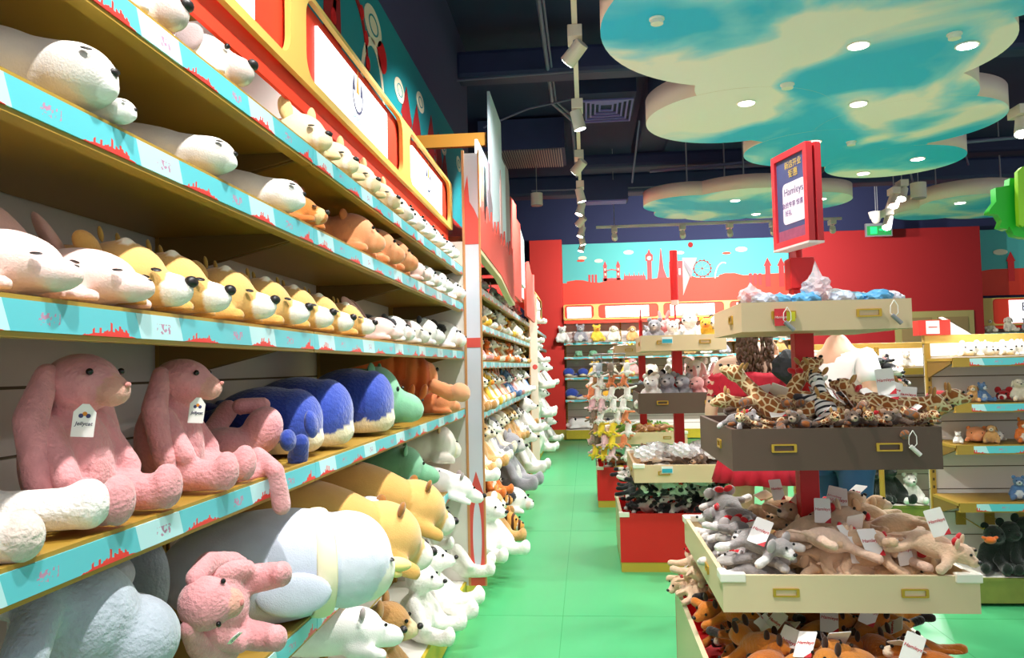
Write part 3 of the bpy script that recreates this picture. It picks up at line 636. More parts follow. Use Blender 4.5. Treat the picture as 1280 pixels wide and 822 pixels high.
# ---- back wall shelving + header, and the bay by the red block
BWX0, BWX1 = -.44, 4.16
nb = 4; BW = (BWX1-BWX0)/nb
unit('shelving_unit', (BWX0, 16.84, 0), 0, nb, BW, .45, [1.98, 1.69, 1.27, .82], ['back wall shelving bay, %s from the red pier' % s for s in ('first', 'second', 'third', 'fourth')], back_top=2.44, deck=.2)
Bb = Matrix.Translation((0, 16.44, 0)) @ Bw
Bb = Bb @ Matrix.Diagonal((1, 1, 1, 1))
wx = lambda px: XY(px, 16.44, 2.6)
BbF = Matrix.Translation((0, 16.44, 0)) @ basis((1, 0, 0), (0, 0, 1))
header('header_sign', [(wx(706), wx(742), wx(709), wx(739)), (wx(748), wx(823), wx(757), wx(811)), (wx(829), wx(905), wx(838), wx(893)), (wx(912), wx(985), wx(921), wx(975))],
       BWX0, BWX1, 2.44, 2.76, Matrix.Translation((0, 16.44, 0)) @ basis((1, 0, 0), (0, 0, 1)), 'yellow header with white light boxes along the back wall', logos=False)
x0r = bx1+.05
unit('shelving_unit', (x0r, 16.84, 0), 0, 2, 2.2, .45, [1.98, 1.69, 1.27, .82], ['back wall bay directly right of the red block', 'back wall bay further right of the red block'], back_top=2.2, deck=.2)
wr = lambda px: XY(px, 16.44, 2.6)
header('header_sign', [(wr(1240), wr(1340), wr(1261), wr(1330))], x0r, x0r+4.4, 2.12, 2.66, Matrix.Translation((0, 16.44, 0)) @ basis((1, 0, 0), (0, 0, 1)), 'orange header with a white light box right of the red block', logos=False)
t = text('header_lettering', 'B', .24, INK, Matrix.Translation((wr(1280), 16.42, 2.47)) @ Bw); tag(t, 'dark lettering on the light box right of the red block', 'lettering')

# ================================================================== CEILING THINGS
def cloud(name, lobes, z, t, label):
    bm = bmesh.new()
    for k, (cx, cy, r) in enumerate(lobes):
        acyl(bm, (cx, cy, z+k*.0002), (cx, cy, z+t-k*.0002), r, seg=72)
    bm.normal_update()
    for f in bm.faces: f.material_index = 0 if f.normal.z < -.5 else 1
    for f in bm.faces: f.smooth = abs(f.normal.z) < .5
    e = empty(name); tag(e, label, 'ceiling cloud', 'cloud shaped ceiling panels'); bmobj('panel', bm, [SKYP, CLOUDS], e)
    for k, (cx, cy, r) in enumerate(lobes[:3]): cyl('hanging_rod', (cx, cy, z+t), (cx, cy, 5.1), .01, METAL, e)
    return e
cloud('cloud_panel', [(1.15, 4.25, 1.03), (1.15, 5.95, .66), (1.98, 6.95, .58), (2.85, 7.55, .59), (2.5, 6.35, .68), (1.75, 4.9, .75), (1.6, 3.5, 1.15), (1.9, 5.9, .85), (2.3, 7.0, .6), (1.35, 5.2, .6)], 3.3, .17, 'huge lobed sky print cloud panel hanging above the aisle stands')
cloud('cloud_panel', [(1.32, 10.15, .55), (2.0, 10.05, .72), (1.9, 10.8, .6), (2.75, 10.3, .6), (1.4, 10.7, .45), (2.5, 10.9, .45)], 3.5, .17, 'small lobed sky print cloud panel over the back of the shop')
cloud('cloud_panel', [(4.85, 11.4, .55), (5.6, 11.2, .8), (6.4, 11.6, .6), (4.95, 10.75, .55)], 3.5, .2, 'small sky print cloud panel at the right behind the green leaf')
def downlight(px, py, Z, r, on=True, label=''):
    p = at(px, py, Z=Z); e = empty('downlight', (p.x, p.y, Z)); tag(e, label, 'ceiling light' if on else 'ceiling fitting', None)
    cyl('rim', (0, 0, 0), (0, 0, -.008), r, WHITE, e, seg=28); cyl('diffuser' if on else 'cover', (0, 0, -.008), (0, 0, -.011 if on else -.03), r*.82, DGLOW if on else WHITE, e, seg=28)
    if on:
        l = bpy.data.lights.new('downlight_lamp', 'SPOT'); l.energy = DOWN_W; l.spot_size = math.radians(115); l.spot_blend = .6; l.shadow_soft_size = .06; l.color = (1, .97, .93)
        o = bpy.data.objects.new('downlight_lamp', l); COL.objects.link(o); o.parent = e; o.location = (0, 0, -.03)
for px, py, s in ((1073, 56, 'near the middle of the big cloud panel'), (1209, 56, 'at the right of the big cloud panel'), (1073, 129, 'in the centre of the big cloud, one row behind'), (933, 128, 'at the left of the big cloud panel'),
                  (1017, 177, 'above the red framed sign'), (1147, 198, 'near the far right tip of the big cloud'), (1079, 216, 'at the far tip of the big cloud')):
    downlight(px, py, 3.299, .065, True, 'lit round downlight '+s)
for px, py, s in ((1193, 42, 'small white disc beside the brightest cloud downlight'), (821, 23, 'small white disc at the left of the big cloud'), (1064, 177, 'small white disc behind the cloud downlights')):
    downlight(px, py, 3.299, .04, False, s)
downlight(984, 105, 3.299, .045, False, 'round smoke detector under the middle of the big cloud')
for px, py, s in ((919, 250, 'in the middle of the small back cloud'), (945, 267, 'at the front edge of the small back cloud'), (1027, 248, 'on the small back cloud right of the sign')):
    downlight(px, py, 3.499, .065, True, 'lit round downlight '+s)
downlight(1200, 253, 3.499, .075, True, 'lit round downlight on the right hand small cloud')

HEADW = mat('lamp_white', 'D9D2C6', .4)
def spot_head(p, aim, label, scale=1.0, power=None, adapter=True, group=None):
    e = empty('track_spotlight', p); tag(e, label, 'spotlight', group)
    if adapter: box('adapter', -.045*scale, .045*scale, -.09*scale, .09*scale, -.075*scale, 0, HEADW, e, bev=.004)
    d = (Vector(aim)-Vector(p)-Vector((0, 0, -.15))).normalized(); c = Vector((0, -.02, -.15*scale))
    cyl('yoke', (0, -.02, -.07*scale), tuple(c), .012*scale, METAL, e, seg=8)
    a = c-d*.07*scale; b = c+d*.08*scale
    h = cyl('head', tuple(a), tuple(b), .045*scale, HEADW, e, r1=.05*scale, seg=24, smooth=False)
    cyl('lens', tuple(b+d*.001), tuple(b+d*.003), .043*scale, LAMPM, h, seg=24)
    l = bpy.data.lights.new('spot_lamp', 'SPOT'); l.energy = power or SPOT_W; l.spot_size = math.radians(104); l.spot_blend = .5; l.shadow_soft_size = .035; l.color = (1, .97, .94)
    o = bpy.data.objects.new('spot_lamp', l); COL.objects.link(o); o.parent = e; o.location = b+d*.03; o.rotation_euler = d.to_track_quat('-Z', 'Y').to_euler()
tr = empty('ceiling_track', (-.02, 0, 3.62)); tag(tr, 'long white ceiling track running above the green aisle', 'track')
bm = bmesh.new(); abox(bm, -.017, .017, -.3, 13.6, -.02, .02); o = bmobj('rail', bm, HEADW, tr); 
for y in (1, 4, 7, 10, 13): cyl('hanging_rod', (0, y, .02), (0, y, 1.48), .006, METAL, tr, seg=8)
ys = [.4, 1.5, 2.6, 3.7, 4.93, 6.3, 7.8, 9.1, 9.9, 10.77, 11.6, 12.38, 13.1]
for k, y in enumerate(ys):
    aim = (-.95, y+.15, 1.0) if k % 3 != 2 else (.9, y+.3, 1.0)
    if k in (4, 6, 9): aim = (-.75, y+.5, 2.75)
    elif k >= 4: aim = (-.85, y-.3, 1.0) if k % 2 == 0 else (.55, y+.2, 1.0)
    spot_head((-.02, y, 3.6), aim, 'white track spotlight on the aisle track, %s counting away from the camera' % nth(k), power=SPOT_W*(1 if k < 4 else .9), group='spotlights on the aisle track')
tr2 = empty('ceiling_track', (0, 13.2, 3.78)); tag(tr2, 'white ceiling track along the back wall in front of the mural', 'track')
xa, xb = XY(745, 13.2, 3.78), XY(1052, 13.2, 3.78)
box('rail', xa, xb, -.017, .017, -.02, .02, HEADW, tr2)
for x in (xa+.3, xb-.3): cyl('hanging_rod', (x, 0, .02), (x, 0, 1.3), .006, METAL, tr2, seg=8)
for k, px in enumerate((768, 853, 912, 966, 1040)):
    spot_head((XY(px, 13.2, 3.7), 13.2, 3.76), (XY(px+8, 16.8, 3.0), 16.8, 2.9), 'white spotlight on the back track, %s from the left' % nth(k), power=SPOT_W*1.7, group='spotlights on the back track')
for k, (px, py) in enumerate(((1108, 262), (1117, 235), (1127, 226))):
    p = at(px, py, Y=9.5); pts_ = (pts_ if k else [])+[tuple(p)]; spot_head(tuple(p), (2.6, 8.4, .9), 'white spotlight in the short cluster right of the red sign, %s from the left' % nth(k), power=SPOT_W*1.4)
e = empty('ceiling_track', (0, 0, 0)); tag(e, 'short bent track carrying the spotlight cluster right of the red sign', 'track'); tube('rail', pts_, .02, HEADW, e); cyl('hanging_rod', pts_[1], (pts_[1][0], pts_[1][1], 5.1), .006, METAL, e, seg=8); cyl('hanging_rod', pts_[2], (pts_[2][0], pts_[2][1], 5.1), .006, METAL, e, seg=8)
p = at(1275, 150, Y=6.2); spot_head(tuple(p+Vector((0, 0, .1))), (2.6, 5.2, 1.0), 'white spotlight at the right edge above the shelves', power=SPOT_W*1.5)
for k, (px, py, Y) in enumerate(((1148, 238, 10), (671, 249, 12))):
    p = at(px, py, Y=Y); e = empty('ceiling_speaker', (p.x, p.y, p.z)); tag(e, 'small white hanging cylinder ' + ('right of the spotlight cluster' if k == 0 else 'above the red pier'), 'speaker')
    cyl('housing', (0, 0, -.09), (0, 0, .09), .09, HEADW, e, seg=24); cyl('rod', (0, 0, .09), (0, 0, 5.1-p.z), .006, METAL, e, seg=8); cyl('grille', (0, 0, -.1), (0, 0, -.09), .08, METAL, e, seg=24)
# vents, ducts and pipes
DUCT = mat('duct_navy', '2C3560', .6, noise=.2, nscale=4); VIOL = mat('vent_violet', '7A74C8', .5)  # flat violet for the vent vanes, no emission
e = empty('ceiling_vent', (.32, 9.7, 4.6)); tag(e, 'violet square ceiling diffuser beside the aisle track', 'vent')
for k in range(5):
    a = .31-.055*k; b = .42-.07*k
    flat('vane', [rrect(-a, a, -b, b, .01), rrect(-a+.022, a-.022, -b+.03, b-.03, .01)], .02, VIOL, Matrix.Translation((0, 0, .012*k)) , e)
box('duct_box', -.34, .34, -.46, .46, .07, .5, DUCT, e)
for k, (cx, cy, w_, l_, z, s) in enumerate(((.35, 12.2, .32, .12, 4.0, 'low blue vent over the back of the aisle'), (5.2, 7.3, .5, .5, 4.6, 'vent at the upper right beyond the big cloud'))):
    e = empty('ceiling_vent', (cx, cy, z)); tag(e, s, 'vent'); bm = bmesh.new()
    for j in range(7): abox(bm, -w_, w_, -l_+j*l_/3.2, -l_+j*l_/3.2+.03, -.02, .0)
    bmobj('vane', bm, VIOL, e); box('duct_box', -w_-.02, w_+.02, -l_-.02, l_+.06, .0, .3, DUCT, e)
e = empty('ceiling_vent', (-.85, 11.8, 4.6)); tag(e, 'long pale slotted ceiling grille left of the track', 'vent'); bm = bmesh.new()
for j in range(34): abox(bm, -.6+j*.035, -.6+j*.035+.016, -.5, .5, -.01, .01)
bmobj('slats', bm, METAL, e); box('duct_box', -.62, .62, -.52, .52, .012, .45, DUCT, e)
BEAM = mat('beam_dark', '222B50', .75)
for k, (x0, x1, y0, y1, z0, z1, s) in enumerate(((-1.3, 6, 8.2, 8.5, 4.55, 4.85, 'dark round-cornered duct crossing the ceiling at the left'), (0, 7.5, 10.9, 11.2, 4.2, 4.4, 'dark duct crossing above the small clouds'),
        (-3, 12, 13.9, 14.3, 4.5, 4.85, 'dark duct crossing near the back wall'), (.75, 1.15, 8.7, 12, 4.4, 4.8, 'dark duct running back beside the violet diffuser'), (-3, 9, 6.2, 6.35, 4.8, 5.1, 'dark ceiling beam in front of the first cross duct'), (3.6, 4.0, 6, 14, 4.6, 5.0, 'dark duct running back at the upper right'))):
    o = box('ceiling_duct', x0, x1, y0, y1, z0, z1, DUCT if k % 2 == 0 else BEAM, bev=.05); tag(o, s, 'duct')
PIPE = mat('pipe_grey_blue', '6A6C8C', .5)
for k, (pts, s) in enumerate((([(-.33, 5, 4.6), (-.32, 9.3, 4.6), (-.1, 10, 4.6), (-.08, 13, 4.6)], 'grey conduit running back left of the aisle track'), ([(-.29, 5, 4.6), (-.28, 9.3, 4.62), (-.06, 9.95, 4.6)], 'thin conduit next to the grey conduit'),
        ([(-1.25, 8.0, 4.45), (.0, 8.05, 4.5)], 'pipe crossing from the purple wall to the track'), ([(-1.2, 9.8, 4.5), (-.6, 9.3, 4.55), (-.1, 9.2, 4.6)], 'bent cable conduit above the city boards'),
        ([(.9, 10.6, 4.05), (6.5, 9.6, 4.1)], 'slanting pipe behind the big cloud'), ([(3.2, 8.5, 4.4), (4.6, 11.5, 3.9)], 'slanting strut right of the big cloud'), ([(3.6, 8.3, 4.5), (5.2, 11.2, 4.1)], 'second slanting strut at the far right'), ([(-.8, 12.6, 4.3), (1.5, 12.9, 4.35)], 'thin pipe in front of the navy back wall'), ([(.7, 9.5, 4.4), (.62, 9.9, 3.75)], 'short hanger rod beside the big cloud'))):
    tag(tube('ceiling_pipe', pts, .022 if k in (0, 4) else .012, PIPE), s, 'pipe')
# exit sign and camera dome
p = at(1098, 287, Y=15.6); e = empty('exit_sign', tuple(p)); tag(e, 'green lit exit sign hanging in front of the red wall', 'sign'); e.rotation_euler = (0, 0, 0)
box('casing', -.24, .24, -.03, .03, -.13, .12, METAL, e); GX = mat('exit_green', '18C860', .5, emit=1.2); box('sign_face', -.22, .22, -.035, -.03, -.11, .07, mat('exit_dark_green', '1E7A3C', .5, emit=.35), e)
f_ = flat('running_figure', [[(-.16, -.08), (-.16, .05), (-.04, .05), (-.04, -.08)]], .004, GX, Matrix.Translation((0, -.038, 0)) @ Bw, e)
flat('arrow', [[(.0, -.02), (.0, .01), (.1, .01), (.1, .045), (.16, -.005), (.1, -.055), (.1, -.02)]], .004, GX, Matrix.Translation((0, -.038, 0)) @ Bw, e)
cyl('rod', (0, 0, .12), (0, 0, 5.1-p.z), .008, METAL, e, seg=8)
p = at(1095, 273, Y=15.2); e = empty('security_camera', tuple(p)); tag(e, 'white dome security camera above the green exit sign', 'camera')
cyl('housing', (0, 0, .0), (0, 0, .12), .1, HEADW, e, r1=.13, seg=24); ell('dome', (0, 0, -.0), (.085, .085, .1), HEADW, e); cyl('rod', (0, 0, .12), (0, 0, 5.1-p.z), .01, METAL, e, seg=8)
# green leaf sign
lf = empty('leaf_sign', (0, 0, 0)); tag(lf, 'large green cut-out leaf sign at the right edge', 'sign')
Yl = 4.0; LP = [(1259, 224), (1258, 233), (1241, 236), (1242, 253), (1234, 263), (1233, 268), (1244, 269), (1249, 277), (1246, 285), (1256, 288), (1258, 284), (1264, 295), (1277, 298), (1290, 299), (1330, 290), (1345, 250), (1330, 215), (1290, 205), (1270, 224)]
pts = [at(a, b, Y=Yl) for a, b in LP]
flat('leaf', [[(p.x, p.z) for p in pts]], .05, mat('leaf_green', '12A81C', .45), Matrix.Translation((0, Yl, 0)) @ Bw, lf)
LP = [(1270, 215), (1276, 209), (1290, 207), (1300, 230), (1296, 262), (1284, 270), (1277, 284), (1272, 281), (1271, 260)]
pts = [at(a, b, Y=Yl-.06) for a, b in LP]
flat('curled_leaf', [[(p.x, p.z) for p in pts]], .03, mat('leaf_lime', '8CC81E', .45), Matrix.Translation((0, Yl-.06, 0)) @ Bw, lf)
cyl('hanging_rod', (2.2, 4, 2.3), (2.2, 4, 3.3), .006, METAL, lf, seg=8)

# ================================================================== DISPLAY STANDS
CAP = mat('corner_cap', 'F2ECDD', .4); KICK = mat('kick_olive', 'B8A034', .5)
def tray(parent, cx, cy, hx, hy, z0, z1, m, caps=True, name='tray', inner=None, th=.016, holders=True):
    bm = bmesh.new()
    abox(bm, cx-hx, cx+hx, cy-hy, cy-hy+th, z0, z1); abox(bm, cx-hx, cx+hx, cy+hy-th, cy+hy, z0, z1)
    abox(bm, cx-hx, cx-hx+th, cy-hy+th, cy+hy-th, z0, z1); abox(bm, cx+hx-th, cx+hx, cy-hy+th, cy+hy-th, z0, z1)
    abox(bm, cx-hx+th, cx+hx-th, cy-hy+th, cy+hy-th, z0, z0+.016)
    t = bmobj(name, bm, m, parent)
    if holders:
        for sx in (-.5, .5):
            hy0 = cy-hy-.004; hxx = cx+sx*hx; zc = (z0+z1)/2+.005
            flat('label_holder', [rrect(-.042, .042, -.014, .014, .003, 2), rrect(-.033, .033, -.009, .009, .002, 2)], .006, GOLD, Matrix.Translation((hxx, hy0, zc)) @ Bw, t)
        flat('label_holder', [rrect(-.035, .035, -.016, .016, .003, 2), rrect(-.026, .026, -.01, .01, .002, 2)], .006, GOLD, Matrix.Translation((cx-hx-.003, cy-hy*.35, (z0+z1)/2)) @ basis((0, -1, 0), (0, 0, 1)), t)
    if caps:
        for sx in (-1, 1):
            for sy in (-1, 1):
                x0 = cx+sx*hx; y0 = cy+sy*hy; bm = bmesh.new()
                abox(bm, min(x0+sx*.008, x0-sx*.075), max(x0+sx*.008, x0-sx*.075), min(y0+sy*.008, y0-sy*.022), max(y0+sy*.008, y0-sy*.022), z1-.022, z1+.008, bev=.004)
                abox(bm, min(x0+sx*.0072, x0-sx*.022), max(x0+sx*.0072, x0-sx*.022), min(y0+sy*.0072, y0-sy*.075), max(y0+sy*.0072, y0-sy*.075), z1-.0212, z1+.0072, bev=.004)
                bmobj('corner_cap', bm, CAP, t)
    return t
def bin_(parent, x0, x1, y0, y1, zt, front, side):
    bm = bmesh.new(); th = .02
    abox(bm, x0, x1, y0, y0+th, .07, zt, 0); abox(bm, x0, x1, y1-th, y1, .07, zt, 0); abox(bm, x0, x0+th, y0+th, y1-th, .07, zt, 1); abox(bm, x1-th, x1, y0+th, y1-th, .07, zt, 1)
    abox(bm, x0+th, x0+th+.002, y0+th, y1-th, .07, zt, 0); abox(bm, x0+th, x1-th, y0+th, y1-th, .2, .22, 0)
    t = bmobj('bin', bm, [front, side], parent)
    bm = bmesh.new(); abox(bm, x0+.004, x1-.004, y0+.004, y1-.004, 0, .07); bmobj('plinth', bm, KICK, parent)
    for sx, x in ((1, x0), (-1, x1)):
        for sy, y in ((1, y0), (-1, y1)):
            bm = bmesh.new(); abox(bm, min(x-sx*.006, x+sx*.07), max(x-sx*.006, x+sx*.07), min(y-sy*.006, y+sy*.025), max(y-sy*.006, y+sy*.025), zt-.025, zt+.008, bev=.004)
            abox(bm, min(x-sx*.0052, x+sx*.025), max(x-sx*.0052, x+sx*.025), min(y-sy*.0052, y+sy*.07), max(y-sy*.0052, y+sy*.07), zt-.0242, zt+.0072, bev=.004); bmobj('corner_cap', bm, CAP, t)
    return t
GREENC = mat('cream_side', 'D8CFA8', .55)
sA = empty('display_stand'); tag(sA, 'nearest red post stand with cream and dark trays under the framed sign', 'display stand', 'tiered display stands')
CAX = .835
bin_(sA, .40, 1.28, 2.5, 3.98, .42, RED, GREENC)
tA3 = tray(sA, CAX, 3.25, .405, .52, .68, .80, mat('tray_cream_green', 'DECAA2', .5)); tA2 = tray(sA, CAX, 3.2, .345, .385, 1.13, 1.272, DARKW, False); tA1 = tray(sA, CAX, 3.17, .288, .30, 1.607, 1.71, CREAM, False)
box('post', .80, .872, 3.16, 3.23, .08, 1.78, RED, sA, bev=.004); box('post_collar', .79, .882, 3.15, 3.24, 1.78, 1.9, RED, sA, bev=.004); cyl('sign_pole', (.835, 3.19, 1.88), (.835, 3.19, 2.02), .012, RED, sA)
# framed two-sided sign
ang = math.atan2(.06, .22)
sg = empty('framed_sign', (.80, 3.06, 2.112), -1.305); tag(sg, 'red framed two-sided sign on top of the nearest stand', 'sign')
SR = mat('sign_red', 'E03038', .4)
for w0 in (-.03, .004):
    flat('frame', [rrect(-.128, .128, -.18, .18, .004, 2), rrect(-.104, .104, -.156, .156, .002, 2)], .024, SR, Matrix.Translation((0, w0+.012, 0)) @ basis((1, 0, 0), (0, 0, 1)), sg)
bm = bmesh.new(); abox(bm, -.106, .106, -.02, .016, -.158, .158); pst = bmobj('poster', bm, mat('poster_blue', '46507E', .5, noise=.15, nscale=12), sg)
FM = Matrix.Translation((0, -.0215, 0)) @ Bw
flat('poster_card', [rrect(-.06, .1, -.095, .06, .02)], .001, mat('poster_pink', 'EBDCEC', .5), FM, pst)
text('poster_lettering', 'Hamleys', .04, mat('poster_ink', '4A3C6A', .5), FM @ Matrix.Translation((.02, .025, .001)), pst, .0003)
text('poster_lettering', '会员专享 惊喜', .024, mat('poster_ink'+'2', '6A4C8A', .5), FM @ Matrix.Translation((.01, -.025, .001)), pst, .0003)
text('poster_lettering', '好礼', .024, mat('poster_ink'+'2', '6A4C8A', .5), FM @ Matrix.Translation((-.02, -.055, .001)), pst, .0003)
GLD = mat('poster_gold', 'D8B84A', .5)
text('poster_lettering', '新店开业', .03, GLD, FM @ Matrix.Translation((.02, .125, .001)), pst, .0003); text('poster_lettering', '钜惠', .034, GLD, FM @ Matrix.Translation((.02, .09, .001)), pst, .0003)
bm = bmesh.new(); abox(bm, -.1, .1, -.0218, -.0208, -.156, -.115); bmobj('poster_base_print', bm, mat('poster_mauve', 'A0506E', .6, noise=.3, nscale=60), pst)
box('base_edge', -.128, .128, -.032, .03, -.188, -.18, mat('sign_underside', 'F0D8D4', .5), sg)
# clips and tags hanging from the trays
def price_clip(x, y, z, label, c='8F9094'):
    e = empty('tag_clip', (x, y, z)); tag(e, label, 'clip')
    tube('loop', [(0, 0, .0), (-.014, -.004, -.02), (-.016, -.005, -.045), (-.004, -.005, -.06), (.01, -.005, -.045), (.01, -.004, -.02), (0, 0, 0)], .0016, WHITE, e)
    cyl('barrel', (-.012, -.008, -.052), (.018, -.01, -.082), .0075, mat('clip_'+c, c, .5), e, seg=12)
yA1, yA2 = 3.17-.30, 3.2-.385
price_clip(XY(1116, yA1, 1.7), yA1-.012, 1.705, 'grey tag clip looped over the right of the top cream tray')
price_clip(XY(1139, yA2, 1.26), yA2-.012, 1.262, 'white tag clip hanging from the right of the dark tray', 'E8E4DC')
price_clip(XY(983, yA1, 1.68), yA1-.014, 1.69, 'grey tag clip beside the red card on the top tray')
e = empty('price_card', (XY(974, yA1, 1.68), yA1-.012, 1.655)); tag(e, 'red hanging card with white script on the top cream tray', 'card')
box('card', -.02, .02, -.004, 0, -.03, .03, SR, e); text('card_lettering', 'Hamleys', .012, WHITE, Matrix.Translation((0, -.005, .0)) @ Bw, e, .0003, shear=.2)
o = box('price_card', .02, .05, -.004, 0, -.02, .012, mat('card_yellow', 'D8D020', .5), bev=0); o.location = (XY(974, yA1, 1.68), yA1-.008, 1.66); tag(o, 'small yellow card beside the red card on the top tray', 'card')

sB = empty('display_stand'); tag(sB, 'second red post stand with a white pennant above its trays', 'display stand', 'tiered display stands')
BXc = .70; BYc = 6.32
bin_(sB, .215, 1.19, 5.93, 6.82, .42, RED, GREENC)
tB3 = tray(sB, BXc+.04, BYc-.02, .42, .5, .66, .785, CREAM); tB2 = tray(sB, BXc+.02, BYc-.0, .345, .38, 1.14, 1.29, DARKW, False); tB1 = tray(sB, BXc+.02, BYc, .31, .32, 1.60, 1.715, CREAM, False)
box('post', BXc-.035, BXc+.04, BYc-.04, BYc+.04, .08, 1.62, RED, sB, bev=.004)
cyl('flag_pole', (BXc, BYc, 1.6), (BXc, BYc, 1.98), .007, RED, sB); z0 = at(848, 375, Y=BYc).z; z1 = at(848, 313, Y=BYc).z
cyl('flag_sleeve', (BXc, BYc, z0), (BXc, BYc, z1), .03, RED, sB)
cyl('pole_knob', (BXc, BYc, z0-.04), (BXc, BYc, z0), .03, mat('knob_cream', 'E8C0B0', .5), sB); ell('pole_base', (BXc, BYc, 1.72), (.07, .07, .03), RED, sB)
a, b_, c_ = at(853, 322, Y=BYc-.03), at(871, 322, Y=BYc-.03), at(854, 369, Y=BYc-.03)
pn = flat('pennant', [[(p.x, p.z) for p in (a, b_, c_)]], .008, mat('pennant_white', 'F4EEF2', .6), Matrix.Translation((0, BYc-.03, 0)) @ Bw, sB)
a, b_, c_, d_ = at(854, 324, Y=BYc-.036), at(855, 331, Y=BYc-.036), at(864, 347, Y=BYc-.036), at(866, 339, Y=BYc-.036)
sub_ = flat('pennant_stripe', [[(p.x, p.z) for p in (a, b_, c_, d_)]], .004, mat('pennant_lilac', 'D2C4D4', .6), Matrix.Translation((0, BYc-.036, 0)) @ Bw, pn)
for nm, px, py, Yt, lab in (('price_label', 834, 587, BYc-.525, 'blue and white price label on the lower cream tray of the pennant stand'), ('price_label', 834, 425, BYc-.325, 'blue and white price label on the top cream tray of the pennant stand')):
    p = at(px, py, Y=Yt); e = empty(nm, tuple(p)); tag(e, lab, 'label'); box('card', -.04, .04, -.003, .0, -.025, .025, CARD, e); box('blue_print', -.036, .036, -.005, -.003, -.02, .008, mat('label_blue', '2FA6BE', .5), e)

sC = empty('display_stand'); tag(sC, 'third display stand, farthest along the aisle, with a short red pole', 'display stand', 'tiered display stands')
CXc, CYc = .62, 9.1
bin_(sC, .085, 1.15, 8.6, 9.6, .42, RED, GREENC)
tray(sC, CXc, CYc, .42, .5, .66, .785, CREAM); tray(sC, CXc, CYc, .345, .38, 1.14, 1.29, DARKW, False); tray(sC, CXc, CYc, .31, .32, 1.60, 1.715, CREAM, False)
box('post', CXc-.035, CXc+.04, CYc-.04, CYc+.04, .08, 1.62, RED, sC); cyl('flag_pole', (CXc, CYc, 1.6), (CXc, CYc, 2.0), .02, RED, sC); cyl('pole_tip', (CXc, CYc, 2.0), (CXc, CYc, 2.12), .008, RED, sC)

# ---- right hand shelving
R_lab = ['yellow framed shelving bay at the right with a slotted post', 'yellow framed shelving bay at the right edge of the view']
R_units = unit('shelving_unit', (2.24, 5.57, 0), 0, 2, 1.25, .42, [1.50, 1.22, .965, .615], R_lab, back_top=1.6, deck=.17, left_open=.10, deck_top=mat('deck_green_print', '84883A', .5, noise=.2, nscale=18), back0=.2, grp='shelving bays on the right side')
for k, u in enumerate(R_units):
    box('top_rail', 0, 1.25, -.03, .02, 1.6, 1.655, YELD, u, bev=.003)
    box('glow_board', .02, 1.23, -.012, -.008, 1.52, 1.6, WGLOW, u)  # added emissive board: its glow stands in for a brightly lit white band
R2_units = unit('shelving_unit', (1.9, 7.75, 0), 0, 3, 1.3, .45, [1.42, 1.12, .66], ['shelving bay behind the people, %s from the left' % s for s in ('first', 'second', 'third')], back_top=1.6, deck=.23, deck_top=mat('deck_green_print', '84883A'), grp='shelving bays behind the people', strip=False)
for u in R2_units:
    box('top_rail', 0, 1.3, -.03, .02, 1.6, 1.655, YELD, u, bev=.003); box('glow_board', .02, 1.28, -.012, -.008, 1.44, 1.6, WGLOW, u)  # board below the rail glows to imitate brightly lit white surroundings
# red and white carton on top of the right shelf
e = empty('carton', (XY(1170, 5.5, 1.7), 5.57, 1.655)); tag(e, 'red and white carton standing on top of the right shelving', 'box')
box('carton_body', -.1, .1, -.05, .05, 0, .1, mat('carton_red', 'D83A30', .5), e); box('white_panel', -.055, .03, -.053, -.05, .008, .095, CARD, e)
flat('flap', [[(.1, 0), (.1, .1), (.06, .12), (.24, .0)]], .06, CARD, Bw, e); box('print_line', -.04, .015, -.055, -.053, .05, .056, REDP, e)
# bare metal hooks on the right back panel
for k, (x, z) in enumerate(((2.42, .47), (2.6, .47), (2.8, .50))):
    e = empty('display_hook', (x, 5.555, z)); tag(e, 'brass display hook low on the right back panel, %s from the left' % nth(k), 'hook', 'hooks on the right back panel')
    tube('rod', [(0, 0, 0), (0, -.3, -.03), (0, -.32, -.02)], .004, GOLD, e); box('plate', -.03, .03, -.012, 0, -.06, .03, mat('hook_plate', 'A8842C', .5), e)

# ================================================================== PLUSH TOY TEMPLATES (unlinked)
W_ = 'F1ECE4'
T = {}
T['seal'] = lying('plush_seal', .46, .2, .15, 'D9D3CB', 'DDD7CF', 'F2EFEA', ears=None, nose_r=.008, muz=.045, headw=.82, paws=False, seal=True)
T['sealw'] = lying('plush_seal', .42, .18, .135, 'EDE6DC', 'F4F0EA', 'FBF8F4', ears=None, nose_r=.008, muz=.045, headw=.9, paws=False, seal=True)
T['greydog'] = lying('plush_dog', .4, .17, .13, 'EFE6DA', 'EFE6DA', 'C9B6AE', ears='flop', ear_c='9A8A88', nose_r=.013, closed=False, muz=.07)
T['shiba'] = lying('plush_dog', .34, .15, .12, 'EBCF9C', 'F0DCB4', 'FAF3E4', ears='point', ear_c='E8C88C', nose_r=.01, muz=.05, headw=.95)
T['whitecub'] = lying('plush_cub', .32, .15, .12, 'F3EFE8', ears='round', nose_r=.009, closed=False, muz=.05, headw=.95)
T['piglet'] = lying('plush_pig', .42, .2, .15, 'F0C9BE', 'F4D2C8', 'F6DAD2', ears='big', ear_c='F0C4B8', nose_r=.006, muz=.06, headw=1.0)
T['fawn'] = lying('plush_fawn', .36, .15, .12, 'D9A558', 'DFB068', 'F3ECE0', ears='side', ear_c='D9A458', nose_r=.012, muz=.075, headw=1.05, horns=True,
                  spots=[(-.1, -.03, .122, .012, 'FFF6E0'), (-.16, .03, .12, .012, 'FFF6E0')])
T['orange'] = lying('plush_bear', .38, .19, .155, 'E8935E', 'EE9E6C', 'F0A878', ears='round', ear_c='E08850', nose_r=.008, closed=False, muz=.05, headw=1.05)
